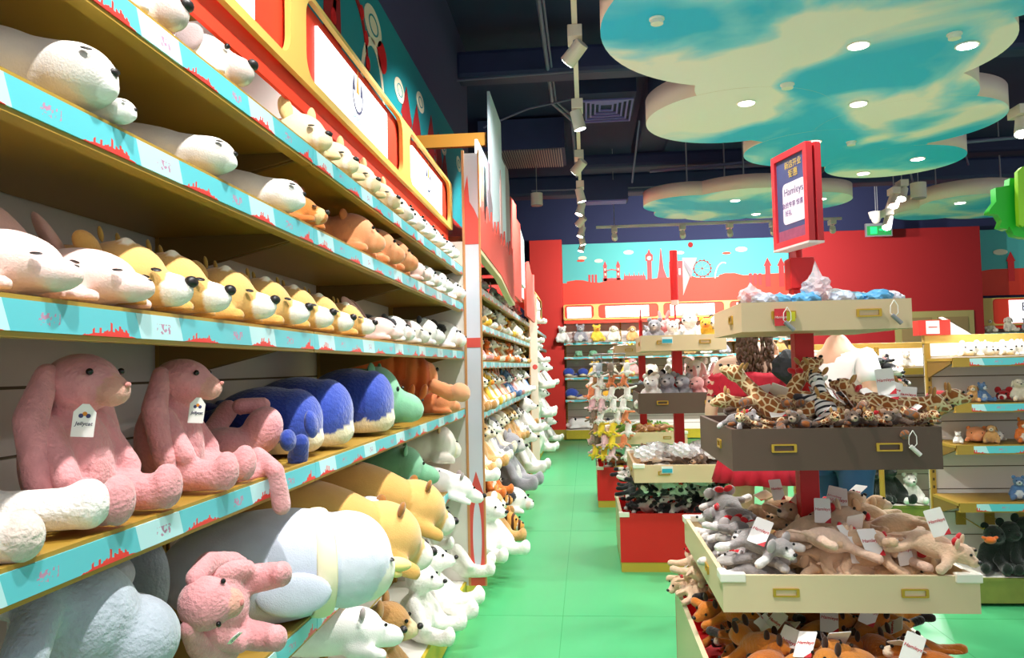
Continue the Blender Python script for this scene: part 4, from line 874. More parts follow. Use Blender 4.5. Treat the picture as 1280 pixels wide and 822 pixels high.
T['fox'] = lying('plush_fox', .4, .15, .12, 'D07A3A', 'D8843E', 'F0C890', ears='point', ear_c='B8602C', nose_r=.01, muz=.06)
T['cow'] = lying('plush_cow', .34, .16, .13, 'F4F0EC', 'F4F0EC', 'F0D8CC', ears='side', ear_c='3A3638', nose_r=.006, closed=False, muz=.06, headw=1.0,
                 spots=[(-.13, .05, .08, .05, '2C2A30'), (-.12, -.06, .09, .04, '2C2A30'), (-.24, 0, .1, .06, '2C2A30')])
T['panda'] = lying('plush_panda', .34, .17, .14, 'F3EFEA', ears='round', ear_c='2A282C', nose_r=.009, closed=False, muz=.05, headw=1.0,
                   spots=[(-.08, .045, .085, .02, '2C2A2E'), (-.08, -.045, .085, .02, '2C2A2E'), (-.2, .0, .07, .07, '302E32')])
T['puppy'] = lying('plush_dog', .34, .15, .12, 'F2E9DE', 'F2E9DE', 'F6EEE6', ears='flop', ear_c='8C7A72', nose_r=.009, muz=.06, headw=.95)
T['hippo'] = lying('plush_hippo', .44, .2, .15, '6FAE86', '7DB892', '84BE98', ears='round', ear_c='74B48C', nose_r=.004, closed=False, muz=.13, headw=1.0)
T['croc'] = lying('plush_crocodile', .42, .16, .1, '4F7A38', '5C8A42', '6A964C', ears='round', ear_c='4F7A38', nose_r=.004, closed=False, muz=.12, fur='fur')
T['bigbear'] = lying('plush_bear', .62, .24, .19, 'CF9F56', 'DBAE66', 'F5EFE4', ears='round', ear_c='9E6A30', nose_r=.016, muz=.1, headw=.95, vox=.01)
T['polar'] = lying('plush_polar_bear', .5, .2, .16, 'F4F0EC', 'F8F5F1', 'FBF8F4', ears='round', ear_c='A89A98', nose_r=.015, muz=.12, headw=.9, vox=.01, closed=False)
T['greybear'] = lying('plush_bear', .5, .24, .19, 'E4DCD0', 'E8E0D4', 'F0E4C8', ears='round', ear_c='C49A6C', nose_r=.012, muz=.05, headw=1.0, vox=.01)
T['tigerl'] = lying('plush_tiger', .4, .17, .14, 'E8A24C', 'E8A24C', 'F6EEE0', ears='round', nose_r=.01, closed=False, muz=.05, fur='tiger')
T['yellow'] = lying('plush_lion', .36, .16, .13, 'F0B83C', 'F4C450', 'FBF1D8', ears='round', ear_c='E8A830', nose_r=.01, closed=False, muz=.05)
T['cream'] = lying('plush_lamb', .46, .22, .18, 'E9E1CC', 'EEE6D2', 'F6F0E2', ears='flop', nose_r=.008, muz=.05, fur='fur')
# whale
def whale():
    b = fused('body', [('e', (-.16, 0, .085), (.17, .11, .088), (0, 0, 0), '2C3F96'), ('e', (-.07, 0, .085), (.085, .095, .082), (0, 0, 0), '3A50AA'), ('c', (-.26, 0, .075), (-.38, 0, .09), .055, .022, '28388A'),
                       ('e', (-.12, 0, .045), (.14, .088, .052), (0, .03, 0), 'EBDDBB')], .008, PL['fur'], flatz=.01)
    ps = []
    for s in (-1, 1):
        ps.append(simple('fin', [((-.16, s*.12, .05), (.045, .05, .014), (s*.35, 0, s*.3))], '304598')); ps.append(eye((-.04, s*.075, .075), .006))
        ps.append(simple('tail_fluke', [((-.415, s*.045, .1), (.035, .06, .013), (s*.2, .2, s*.5))], '2E4296'))
    return proto('plush_whale', b, ps)
T['whale'] = whale()
# lobster / caterpillar-like banded toy with claws
def lobster():
    pr = []
    for k in range(7):
        x = -.05-.055*k; z = .1+.055*math.sin(k/6*PI); pr.append(('e', (x, 0, z), (.045, .085-.006*k, .085-.006*k), (0, 0, 0), 'E07A42' if k % 2 else 'D4642E'))
    pr.append(('e', (-.01, 0, .1), (.05, .06, .06), (0, 0, 0), 'F09A60'))
    b = fused('body', pr, .009, PL['short']); ps = [eye((.03, .03, .13), .008), eye((.03, -.03, .13), .008)]
    for s in (-1, 1):
        ps.append(fused('claw', [('c', (.0, s*.07, .07), (.07, s*.12, .04), .028, .03, 'F2A270'), ('e', (.11, s*.135, .045), (.05, .038, .036), (0, .2, 0), 'F8B084'), ('e', (.14, s*.1, .05), (.032, .018, .024), (0, .2, s*.4), 'F8B084')], .008, PL['short']))
        for k in range(3): ps.append(simple('leg', [((-.06-.06*k, s*.1, .05), (.016, .05, .018), (s*.5, 0, 0))], 'EE8A50'))
        ps.append(simple('tail_fan', [((-.42, s*.035, .07), (.05, .045, .02), (0, 0, s*.5))], 'E0702E'))
    return proto('plush_lobster', b, ps)
T['lobster'] = lobster()
def penguin():
    b = fused('body', [('e', (-.34, 0, .17), (.34, .17, .165), (0, 0, 0), 'C6CDDC'), ('e', (-.11, 0, .165), (.15, .15, .145), (0, 0, 0), 'D6DCE8'), ('e', (-.05, 0, .13), (.1, .115, .1), (0, .2, 0), 'F4EFDC')], .011, PL['short'], flatz=.015)
    ps = [simple('beak', [((.06, 0, .13), (.05, .035, .022), (0, .15, 0)), ((.05, 0, .105), (.028, .024, .014), (0, .3, 0))], 'F0DE8C')]
    for s in (-1, 1):
        ps.append(simple('closed_eye', [((.02, s*.075, .165), (.012, .012, .0025), (0, .4, s))], '', NOSE, 2)); ps.append(simple('wing', [((-.3, s*.165, .12), (.11, .02, .06), (0, 0, s*.1))], 'C9D1E0'))
        ps.append(simple('foot', [((-.68, s*.07, .06), (.04, .045, .03), (0, 0, 0))], 'EBD88C'))
    # scarf: a ribbed torus band
    bm = bmesh.new(); n = 72; m_ = 10; vs = []
    for i in range(n):
        t = 2*PI*i/n; rib = .004*math.cos(i*PI)
        for j in range(m_):
            p = 2*PI*j/m_; r = .018+rib*.6
            vs.append(bm.verts.new((-.2+.032*math.cos(p), (.155+r*.5*math.sin(p)+.004)*math.cos(t), .165+(.15+r*.5*math.sin(p))*math.sin(t))))
    for i in range(n):
        for j in range(m_):
            bm.faces.new((vs[i*m_+j], vs[i*m_+(j+1) % m_], vs[((i+1) % n)*m_+(j+1) % m_], vs[((i+1) % n)*m_+j]))
    o = bmobj('scarf', bm, mat('scarf_cream', 'EFE6C4', .9), None, True, False); ps.append(o)
    return proto('plush_penguin', b, ps)
T['penguin'] = penguin()
T['bunny'] = bunny('plush_rabbit', 1.0)
T['bunnys'] = bunny('plush_rabbit', .82, face='DDA294')
T['bunnyp'] = bunny('plush_rabbit', .9, 'E3A4A8', tagged=False)
T['bluebunny'] = bunny('plush_rabbit', 1.7, 'A9B6C0', tagged=False, face='B4BFC6')
T['sit_white'] = sitting('plush_bear', 1.0, 'F5F1EB', snout=.06, ear_c='EDE6DE')
T['sit_cream'] = sitting('plush_lamb', 1.0, 'E9DFC9', ears='flop')
T['sit_brown'] = sitting('plush_bear', 1.0, 'B98A52', 'E9D3A8', belly='E2C494')
T['sit_grey'] = sitting('plush_koala', 1.0, '9C9AA0', 'C8C4C4', belly='D8D4D0')
T['sit_tan'] = sitting('plush_dog', 1.0, 'D2A468', 'F2E8D4', ears='flop', ear_c='8A5A2C')
T['sit_pink'] = sitting('plush_rabbit', 1.0, 'E8A8A4', ears='long')
T['sit_panda'] = sitting('plush_panda', 1.0, 'F3EFEA', ear_c='26242A', foot='2A282E', belly='F6F3EE')
T['sit_tiger'] = sitting('plush_tiger', 1.0, 'E39A48', 'F4EAD8', fur='tiger')
T['sit_blue'] = sitting('plush_whale_bear', 1.0, '5A7CA8', 'D8DEE4', belly='DDE2E6')
T['sit_blue'].name = 'plush_elephant'; KIDS['plush_elephant'] = KIDS.pop('plush_whale_bear')
T['sit_orange'] = sitting('plush_fox', 1.0, 'E27A34', 'F6EBDA', ears='point', belly='F4E6D2')
T['sit_yellow'] = sitting('plush_duck', 1.0, 'F2C648', 'E88A2C', ears='round')
T['sit_rabbitw'] = sitting('plush_rabbit', 1.0, 'F0EBE6', ears='long', ear_c='EBDCD8')
T['star'] = proto('plush_star', fused('body', [('e', (0, 0, .16), (.04, .07, .07), (0, 0, 0), 'F1E6DE')]+[('c', (0, 0, .16), (0, .15*math.sin(2*PI*k/5), .16+.15*math.cos(2*PI*k/5)), .055, .02, 'F1E6DE') for k in range(5)], .012, PL['fur']), [eye((.04, .03, .18), .006), eye((.04, -.03, .18), .006)])
# bean-bag animals
T['b_fox'] = [beanie('plush_fox', 1.1, c, 'F0DCC0' if k == 2 else None, '241C1A' if k != 1 else c, ears='point', tail=2 if k == 0 else True, pose=p, tag_=t, ear_c='3A2418')
              for k, (c, p, t) in enumerate((('B0601E', .5, None), ('C87428', -.6, None), ('BC6820', 1.2, None), ('9C5218', -1.3, .4), ('D08436', .2, -.5)))]
T['b_beige'] = [beanie('plush_pig', 1.12, c, c2, None, ears=e, pose=p, tag_=t, bow=b)
                for c, c2, e, p, t, b in (('DDB896', 'E8C4A8', 'flop', .8, .4, 'D02830'), ('E2BFA0', None, 'point', -.9, None, 'D02830'), ('D6AE88', 'EBCFB4', 'flop', .1, -.6, None), ('E6C4AC', 'F0D0BC', 'point', 1.4, None, None), ('D9B48E', None, 'flop', -.4, None, 'D02830'))]
T['b_grey'] = [beanie('plush_koala', 1.05, c, 'E6E0DC', f, ears='big', pose=p, tag_=t, bow=b, tail=False, ear_c='B8B0AE')
               for c, f, p, t, b in (('8E8886', 'D8D2CE', .7, None, 'D02830'), ('9A9492', 'E8E4E0', -.8, .3, None), ('84807E', 'E4DEDA', .1, None, 'D02830'))]
T['b_giraffe'] = [beanie('plush_giraffe', 1.0, 'EAD3A4', 'E4C494', '6A5A50', fur='giraffe', ears='point', pose=p, tag_=t, neck=.07, bow=b, ear_c='B88A50') for p, t, b in ((.8, .3, None), (-.9, None, 'D02830'), (.2, -.2, None))]
T['b_zebra'] = [beanie('plush_zebra', 1.0, 'EEEAE6', '4A4648', '3A383C', fur='zebra', ears='point', pose=.3, tag_=.1, neck=.03)]
T['b_monkey'] = [beanie('plush_monkey', 1.1, c, 'C9AE94', None, ears='round', pose=p, tag_=None, ear_c='B89A84') for c, p in (('7A6456', .9), ('6A5648', -.7))]
T['b_bw'] = [beanie('plush_penguin', .92, c, c2, f, ears='round', pose=p, tag_=t, tail=False, bow=b, bandc=bd, vox=.009) for c, c2, f, p, t, b, bd in
             (('222226', 'EDE9E4', 'E8E4E0', .8, None, 'E24A38', 'F0ECE8'), ('2A2A30', 'F4F0EC', '18181C', -.8, None, None, 'E24A38'), ('1C1C20', 'C8C4C0', 'F0ECE8', .2, .3, None, 'F0ECE8'), ('E8E4E0', '2A2A2E', '2A2A2E', 1.3, None, 'E24A38', '2A2A2E'))]
T['b_mix'] = [beanie(n, .9, c, c2, None, ears=e, pose=p, tail=False, vox=.01) for n, c, c2, e, p in
              (('plush_lamb', 'F2EEE8', 'E8D4C4', 'flop', .5), ('plush_rabbit', 'EFC4CC', 'F8E8E8', 'point', -.6), ('plush_frog', '7AB84C', 'B8D878', 'round', .2), ('plush_duck', 'F0D23C', 'E8902C', 'round', -.3), ('plush_bear', 'C49468', 'EAD2B0', 'round', .9), ('plush_owl', '8A7868', 'D8CCBC', 'point', 0), ('plush_elephant', 'A8B4BC', 'C8D0D4', 'big', .4), ('plush_cat', 'E88A5C', 'F8E8D8', 'point', -.8))]

USED = []
def place(t, loc, rz=0, s=1.0, rx=0, ry=0, label=None, cat='soft toy', group=None, name=None):
    r = copy_tree(T[t] if isinstance(t, str) else t)
    r.location = loc; r.rotation_euler = (rx, ry, rz); r.scale = (s, s, s) if not isinstance(s, tuple) else s
    if label: r['label'] = label
    r['category'] = cat
    if group: r['group'] = group
    USED.append(r); return r
def shelf_row(items, X, Z, fmt, group):
    """items: (template, snout px, scale, extra yaw, colour words); each toy lies across the shelf, head out"""
    n = {}
    for t, px, s, yaw, words in items:
        y = YX(px, X, Z+.05); k = n.get(words, 0); n[words] = k+1
        tot = sum(1 for q in items if q[4] == words)
        if tot > 1: lab = fmt % (words, ', %s of its kind from the camera' % nth(k))
        else: lab = fmt % (words, '')
        place(t, (X, y, Z+.003), yaw, s, label=lab, group=group)
R = random.Random(3)
# ---------------- near run, top shelf
shelf_row([('greydog', 236, 1.1, .15, 'cream dog with grey muzzle'), ('greydog', 318, 1.1, .15, 'cream dog with grey muzzle'),
           ('shiba', 412, 1.15, -.35, 'pale yellow puppy'), ('shiba', 446, 1.1, -.35, 'pale yellow puppy'), ('shiba', 474, 1.1, -.35, 'pale yellow puppy'),
           ('shiba', 499, 1.1, -.3, 'pale yellow puppy'), ('whitecub', 516, 1.1, -.3, 'white cub'), ('whitecub', 531, 1.1, -.3, 'white cub'), ('whitecub', 544, 1.1, -.3, 'white cub'),
           ('whitecub', 556, 1.1, -.3, 'white cub'), ('whitecub', 566, 1.0, .1, 'white cub'), ('panda', 573, .9, .1, 'black and white cub')], -.745, Z1, 'plush %s lying on the top near shelf%s', 'toys on the top near shelf')
# ---------------- second shelf
shelf_row([('seal', 145, (1.0, 1.1, 1.0), .12, 'large grey-white seal'), ('sealw', 170, .45, .1, 'tiny white seal'), ('seal', 295, (.95, .9, .8), .15, 'slim grey seal'), ('sealw', 381, (1.0, 1.0, .95), .15, 'plain white seal'),
           ('fox', 410, .85, .1, 'orange-brown fox'), ('orange', 478, 1.0, .1, 'orange bear'), ('orange', 503, 1.0, .1, 'orange bear'), ('orange', 520, 1.0, .1, 'orange bear'),
           ('piglet', 539, .7, .1, 'cream piglet'), ('cow', 553, .95, .1, 'spotted cow'), ('panda', 566, .95, .1, 'white and grey panda'), ('cow', 582, 1.15, .0, 'spotted cow')],
          -.735, Z2, 'plush %s lying on the second near shelf%s', 'toys on the second near shelf')
# ---------------- third shelf
shelf_row([('piglet', 97, (1, .85, .68), .05, 'pale pink big-eared pig'), ('piglet', 188, (1, .85, .68), .05, 'pale pink big-eared pig'),
           ('fawn', 242, 1.1, .15, 'golden fawn'), ('fawn', 290, 1.1, .2, 'golden fawn'), ('fawn', 346, 1.1, .15, 'golden fawn'), ('fawn', 388, 1.1, .2, 'golden fawn'),
           ('fawn', 418, 1.1, .15, 'golden fawn'), ('fawn', 443, 1.05, .15, 'golden fawn'), ('fawn', 470, 1.0, .1, 'golden fawn'), ('piglet', 503, (.85, .75, .65), .1, 'light pink piglet'),
           ('cow', 519, .9, .1, 'black patched cow'), ('puppy', 538, 1.0, .1, 'cream puppy'), ('panda', 555, 1.05, .1, 'pale panda with round ears'), ('cow', 583, 1.35, .0, 'large black and white cow')],
          -.735, Z3, 'plush %s lying on the third near shelf%s', 'toys on the third near shelf')
for k, (px, c, sc_) in enumerate(((205, 'sit_grey', .45), (270, 'sit_white', .42), (330, 'sit_rabbitw', .4), (375, 'sit_grey', .42), (430, 'sit_white', .42), (470, 'sit_panda', .4))):
    y = YX(px, -1.12, Z3+.1); place(c, (-1.14, y, Z3+.002), .2, sc_, label='small plush toy sitting behind the golden fawns, %s from the camera' % nth(k), group='small toys at the back of the third shelf')
# ---------------- fourth shelf: rabbits, whales, hippo, lobster
def P4(px, X): return YX(px, X, Z4+.05)
place('bunny', (-.90, YX(84, -.90, 1.4), Z4+.002), .0, (.8, .88, .82), label='largest pink long-eared plush rabbit with a white tag sitting on the shelf')
place('bunnys', (-.90, YX(212, -.90, 1.4), Z4+.002), .15, .98, label='second pink long-eared plush rabbit sitting right of the largest one')
lm_ = proto('plush_lamb', fused('body', [('e', (-.98, 1.08, 1.34), (.11, .09, .09), (0, 0, 0), 'DCD2BE'), ('c', (-.92, 1.1, 1.30), (-.80, 1.19, 1.295), .034, .034, 'EFE9E2'), ('e', (-.785, 1.2, 1.3), (.034, .036, .042), (0, 0, 0), 'F2ECE6'),
            ('c', (-.92, 1.0, 1.29), (-.79, 1.02, 1.285), .036, .036, 'E4DAD0'), ('e', (-.77, 1.03, 1.285), (.03, .036, .038), (0, 0, 0), 'D8C8BC')], .008, PL['fur']), [])
place(lm_, (0, 0, 0), 0, 1, label='cream plush lamb with fluffy white feet at the left end of the rabbit shelf')
def PX(px, py, X): return tuple(at(px, py, X=X))
rb3 = proto('plush_rabbit', fused('body', [('e', PX(283, 562, -.94), (.08, .085, .06), (0, 0, .3), 'DE9A9C'), ('e', PX(328, 538, -.86), (.052, .055, .068), (0, .4, 0), 'DE9A9C'), ('c', PX(262, 602, -.85), PX(322, 590, -.79), .027, .028, 'DE9A9C'),
      ('c', PX(300, 508, -.93), PX(330, 505, -.88), .024, .02, 'DE9A9C'), ('c', PX(285, 512, -1.0), PX(262, 545, -1.0), .03, .03, 'D89496'), ('c', PX(322, 572, -.80), PX(345, 592, -.757), .021, .021, 'DE9A9C'), ('c', PX(345, 592, -.757), PX(352, 632, -.752), .021, .024, 'E2A2A4')], .0075, PL['fur'], flatz=Z4+.004) if False else
      fused('body', [('e', PX(283, 562, -.94), (.08, .085, .06), (0, 0, .3), 'DE9A9C'), ('e', PX(328, 538, -.86), (.052, .055, .068), (0, .4, 0), 'DE9A9C'), ('c', PX(262, 602, -.85), PX(322, 590, -.79), .027, .028, 'DE9A9C'),
      ('c', PX(300, 508, -.93), PX(330, 505, -.88), .024, .02, 'DE9A9C'), ('c', PX(285, 512, -1.0), PX(262, 545, -1.0), .03, .03, 'D89496'), ('c', PX(322, 568, -.80), PX(345, 588, -.735), .021, .021, 'DE9A9C'), ('c', PX(345, 588, -.735), PX(352, 632, -.73), .021, .024, 'E2A2A4')], .0075, PL['fur']), [])
place(rb3, (0, 0, 0), 0, 1, label='pink plush rabbit slumped face down with one leg hanging over the shelf edge')
w1 = place('whale', (-.80, P4(398, -.80), Z4+.002), .15, (.95, 1.15, 1.2), label='blue plush whale nearest the pink rabbits, its tail curled at the edge')
o = fused('tail_fluke', [('c', PX(372, 572, -.80), PX(376, 552, -.78), .03, .024, '304598'), ('e', PX(389, 530, -.77), (.018, .03, .045), (.55, 0, 0), '3A50AA'), ('e', PX(360, 550, -.78), (.02, .035, .03), (-.4, 0, 0), '304598')], .006, PL['fur'], link=True)
o.parent = w1; o.matrix_parent_inverse = (Matrix.Translation(w1.location) @ w1.rotation_euler.to_matrix().to_4x4() @ Matrix.Diagonal((*w1.scale, 1))).inverted()
place('whale', (-.77, P4(436, -.77), Z4+.002), .1, (1.0, 1.25, 1.35), label='middle blue plush whale of the three on the fourth shelf')
place('whale', (-.76, P4(488, -.76), Z4+.002), .1, (1.0, 1.45, 1.5), label='right-hand blue plush whale, next to the green hippo')
place('hippo', (-.69, P4(530, -.69), Z4+.002), .1, (1.1, 1.5, 1.7), label='mint green plush hippo beside the blue whales')
place('lobster', (-.84, P4(532, -.84)+.12, Z4+.06), .45, (1.1, 1.25, 1.45), label='orange banded plush lobster with claws over the shelf edge')
place('yellow', (-.82, 4.45, Z4+.08), .1, 1.2, label='yellow plush lion behind the lobster claws')
place('orange', (-.70, 4.35, Z4+.002), .0, .75, label='small orange plush bear below the lion at the divider')
place('sit_grey', (-1.08, 4.72, Z4+.002), -.1, .75, label='grey plush koala at the back corner by the divider')
# ---------------- fifth shelf: big pillows
bb = proto('plush_rabbit', fused('body', [('e', PX(95, 775, -.86), (.1, .1, .1), (0, 0, 0), 'A9B4BE'), ('e', PX(150, 800, -.82), (.1, .1, .08), (0, 0, 0), 'A9B4BE'), ('c', PX(55, 745, -.86), PX(30, 822, -.82), .036, .034, 'A4B0BA'), ('e', PX(20, 735, -.9), (.06, .05, .05), (0, 0, 0), 'B4BCC0'), ('c', PX(90, 735, -.88), PX(60, 760, -.88), .03, .03, 'A9B4BE')], .009, PL['fur']), [])
place(bb, (0, 0, 0), 0, 1, label='big blue-grey plush rabbit at the lower left corner under the shelf strip')
bb = proto('plush_rabbit', fused('body', [('e', PX(165, 735, -1.02), (.08, .075, .13), (0, .1, 0), '98A2AE'), ('e', PX(105, 718, -.97), (.09, .1, .05), (0, .2, 0), 'B2BABE')], .009, PL['fur']), [])
place(bb, (0, 0, 0), 0, 1, label='darker blue-grey plush rabbit behind the first, nearer the penguins')
place('bunny', (-.80, 1.74, .98), .1, (.68, .76, .78), rx=1.25, label='pink plush rabbit lying on its back beside the penguins, head towards the camera')
place('penguin', (-.60, YX(474, -.60, .95), Z5-.01), .5, (.86, .92, .92), label='large pale blue plush penguin pillow with a yellow beak, in front')
place('penguin', (-.74, YX(478, -.74, 1.0)+.1, Z5+.0), .5, (.72, .85, .66), label='second pale plush penguin pillow, behind the front one')
place('bigbear', (-.60, YX(530, -.60, .8), .74), .62, 1.22, ry=.36, label='golden plush bear pillow with white muzzle, nearer one')
place('bigbear', (-.60, YX(560, -.60, .8), .76), .55, 1.15, ry=.36, label='golden plush bear pillow with white muzzle, behind the nearer one')
place('croc', (-.82, YX(485, -.82, 1.0), Z5+.19), .5, 1.0, label='dark green plush crocodile lying above the golden bears')
place('hippo', (-.72, YX(548, -.72, 1.02), Z5+.09), .25, (.95, 1.1, 1.25), ry=.1, label='mint green plush hippo under the fourth shelf')
place('polar', (-.60, YX(601, -.60, .9), Z5-.11), .3, .95, ry=.3, label='white plush polar bear with black nose poking past the divider')
place('greybear', (-.74, 4.55, Z5+.13), .3, (.85, 1.1, 1.1), label='large cream plush bear with tan ears on top of the pile by the divider')
# ---------------- base deck
def PD(px, X): return YX(px, X, ZD+.1)
place('fawn', (-.70, PD(448, -.70), ZD+.003), .2, 1.3, label='golden plush fawn low on the base deck by the penguins')
place('shiba', (-.66, PD(568, -.66)-1.35, ZD+.003), .3, 1.5, label='tan and white plush dog lying on the base deck')
place('bigbear', (-.64, 3.05, ZD+.003), .2, .62, label='small golden plush bear at the deck edge, lowest in view')
for k, (px, X, z, sc_, rz, ry) in enumerate(((520, -.86, ZD, 1.3, -.1, 0), (548, -.80, ZD, 1.4, .0, -.2), (574, -.83, ZD, 1.35, .1, -.1), (588, -.92, ZD+.24, 1.1, .1, 0), (535, -1.0, ZD+.22, 1.1, -.1, 0), (562, -1.0, ZD+.28, 1.0, 0, 0))):
    place('sit_white', (X, YX(px, X, z+.15), z+.003), rz, sc_, ry=ry, label='long-legged white plush bear on the base deck, %s from the left' % nth([0, 2, 4, 5, 1, 3][k]), group='white bears on the base deck')
place('polar', (-.61, YX(503, -.61, .68), .60), .5, .9, ry=.1, label='white plush polar bear with black nose below the golden bear pillow')
place('sit_brown', (-.82, PD(475, -.82), ZD+.003), .1, 1.5, label='golden plush bear sitting on the base deck below the penguins')
# ---------------- far bays beyond the divider
far = ['sit_white', 'sit_cream', 'sit_brown', 'sit_grey', 'sit_tan', 'sit_pink', 'sit_panda', 'sit_tiger', 'sit_blue', 'sit_orange', 'sit_yellow', 'sit_rabbitw']
CW = dict(sit_white='white plush bear', sit_cream='cream plush lamb', sit_brown='brown plush bear', sit_grey='grey plush koala', sit_tan='tan plush dog', sit_pink='pink plush rabbit', sit_panda='black and white plush panda', sit_tiger='striped plush tiger',
          sit_blue='blue plush elephant', sit_orange='orange plush fox', sit_yellow='yellow plush duck', sit_rabbitw='white plush rabbit', tigerl='lying striped plush tiger', cow='lying black and white plush cow', panda='lying plush panda', cream='fluffy cream plush lamb', orange='orange plush bear', polar='white plush polar bear', star='cream plush star',
          fawn='golden plush fawn', puppy='cream plush puppy', whitecub='white plush cub', yellow='yellow plush lion', piglet='pink plush pig', hippo='green plush hippo', whale='blue plush whale', seal='grey plush seal')
def fill(y0, y1, step, z, X, pool, s, where, group, jitter=.03, rz=0, zj=0, axis='y', rv=.35):
    cnt = {}; y = y0; k = 0; items = []
    while y < y1:
        items.append((R.choice(pool), y)); y += step*R.uniform(.85, 1.15)
    for t, v in items:
        n = cnt.get(t, 0); cnt[t] = n+1
        tot = sum(1 for q in items if q[0] == t)
        o = 'from the camera' if axis == 'y' else 'from the left'
        lab = '%s %s%s' % (CW[t], where, '' if tot == 1 else ', %s one %s' % (nth(n), o))
        loc = (X+R.uniform(-jitter, jitter), v, z+R.uniform(0, zj)) if axis == 'y' else (v, X+R.uniform(-jitter, jitter), z+R.uniform(0, zj))
        k_ = s*R.uniform(.9, 1.1)
        place(t, loc, rz+R.uniform(-rv, rv), (min(k_, .9), k_, k_) if t in ('whale', 'cream', 'hippo') and axis == 'x' else k_, label=lab, group=group)
W5 = ['on the top shelf', 'on the second shelf', 'on the third shelf', 'on the fourth shelf', 'on the low shelf']
pools = [['sit_grey', 'sit_white', 'sit_cream', 'sit_panda', 'sit_rabbitw'], ['sit_cream', 'sit_tan', 'sit_yellow', 'sit_white', 'sit_brown', 'sit_rabbitw'], ['sit_pink', 'sit_orange', 'sit_white', 'sit_tan', 'sit_panda', 'sit_cream'],
         ['sit_cream', 'sit_brown', 'sit_yellow', 'sit_white', 'sit_blue', 'sit_orange', 'sit_tan', 'sit_pink', 'sit_rabbitw'], ['sit_white', 'sit_grey', 'sit_tiger', 'sit_cream', 'sit_white', 'sit_tan', 'sit_brown']]
for k, z in enumerate((2.095, 1.825, 1.55, 1.18, .72)):
    fill(5.12, 10.8, (.2, .2, .2, .2, .27)[k], z+.002, -.88, pools[k], (.52, .72, .72, .95, 1.2)[k], W5[k]+' past the divider', 'toys past the divider '+W5[k])
for k, z in enumerate((1.55, 1.18)):
    fill(5.3, 10.8, .3, z+.002, -1.08, pools[k+2], (.8, 1.05)[k], W5[k+2]+' past the divider, back row', 'back row of toys past the divider '+W5[k+2])
place('cow', (-.72, 5.35, 1.553), -.1, 1.1, label='big black and white plush cow on the third shelf just past the divider')
place('cream', (-.74, 9.2, 1.83), -.2, 1.1, label='fluffy cream plush lamb hanging over the second shelf near the far post')
for px, t, s, z, w_ in ((612, 'polar', 1.0, .75, 'white plush polar bear lying above the tigers past the divider'), (633, 'sit_grey', 1.9, .35, 'big grey plush koala beside the tigers past the divider'), (650, 'sit_white', 1.9, .3, 'big white plush bear in the far floor pile'),
                        (655, 'sit_white', 1.5, .7, 'white plush bear stacked above the far floor pile')):
    place(t, (-.78, YX(px, -.78, z+.15), z), -.1, s, label=w_)
place('tigerl', (-.53, 6.35, ZD+.003), -.2, 1.35, label='striped plush tiger curled at the deck edge, lowest')
place('tigerl', (-.60, 6.2, .42), .1, 1.2, label='striped plush tiger above the black and white dog')
place('cow', (-.50, 7.2, .20), -.1, 1.7, label='large white and black plush dog on the floor pile past the tigers')
place('sit_tan', (-.75, YX(612, -.75, .3), ZD+.003), -.3, 1.4, label='golden plush dog on the deck just past the divider')
place('sit_white', (-.72, YX(608, -.72, .5), ZD+.003), -.5, 1.5, label='white plush bear with its feet over the deck edge past the divider')
place('sit_orange', (-.80, YX(608, -.8, .65), .50), -.2, 1.1, label='orange plush fox peeking out past the divider panel')
fill(6.0, 10.8, .36, ZD+.003, -.93, ['sit_brown', 'sit_tiger', 'sit_tan', 'sit_white'], 1.3, 'on the base deck past the divider', 'toys on the base deck past the divider')
# third run: white toys spilling out
for k, (y, z, s, t) in enumerate(((11.25, 2.1, 1.0, 'sit_rabbitw'), (11.3, 1.83, 1.1, 'sit_white'), (11.4, 1.552, 1.15, 'sit_rabbitw'), (11.8, 1.552, 1.0, 'sit_white'), (11.4, 1.182, 1.5, 'sit_rabbitw'), (12.1, 1.182, 1.5, 'sit_white'), (11.5, .722, 1.5, 'star'), (12.3, .722, 1.7, 'sit_rabbitw'),
                                  (11.6, .186, 1.9, 'star'), (12.5, .186, 1.8, 'sit_white'), (13.6, 1.182, 1.4, 'sit_white'), (13.6, .722, 1.5, 'sit_rabbitw'), (14.2, .186, 1.6, 'sit_white'))):
    place(t, (-.78 if k % 2 else -.72, y, z), -.1, s, label=CW[t]+' past the far post, %s' % ('topmost', 'on the second shelf', 'on the third shelf nearest', 'on the third shelf behind', 'on the fourth shelf nearest', 'on the fourth shelf behind', 'on the low shelf', 'on the low shelf behind the star', 'on the deck with a point towards the aisle', 'on the deck behind the star', 'on the fourth shelf, last', 'on the low shelf, last', 'on the deck, last')[k], group='white toys past the far post')
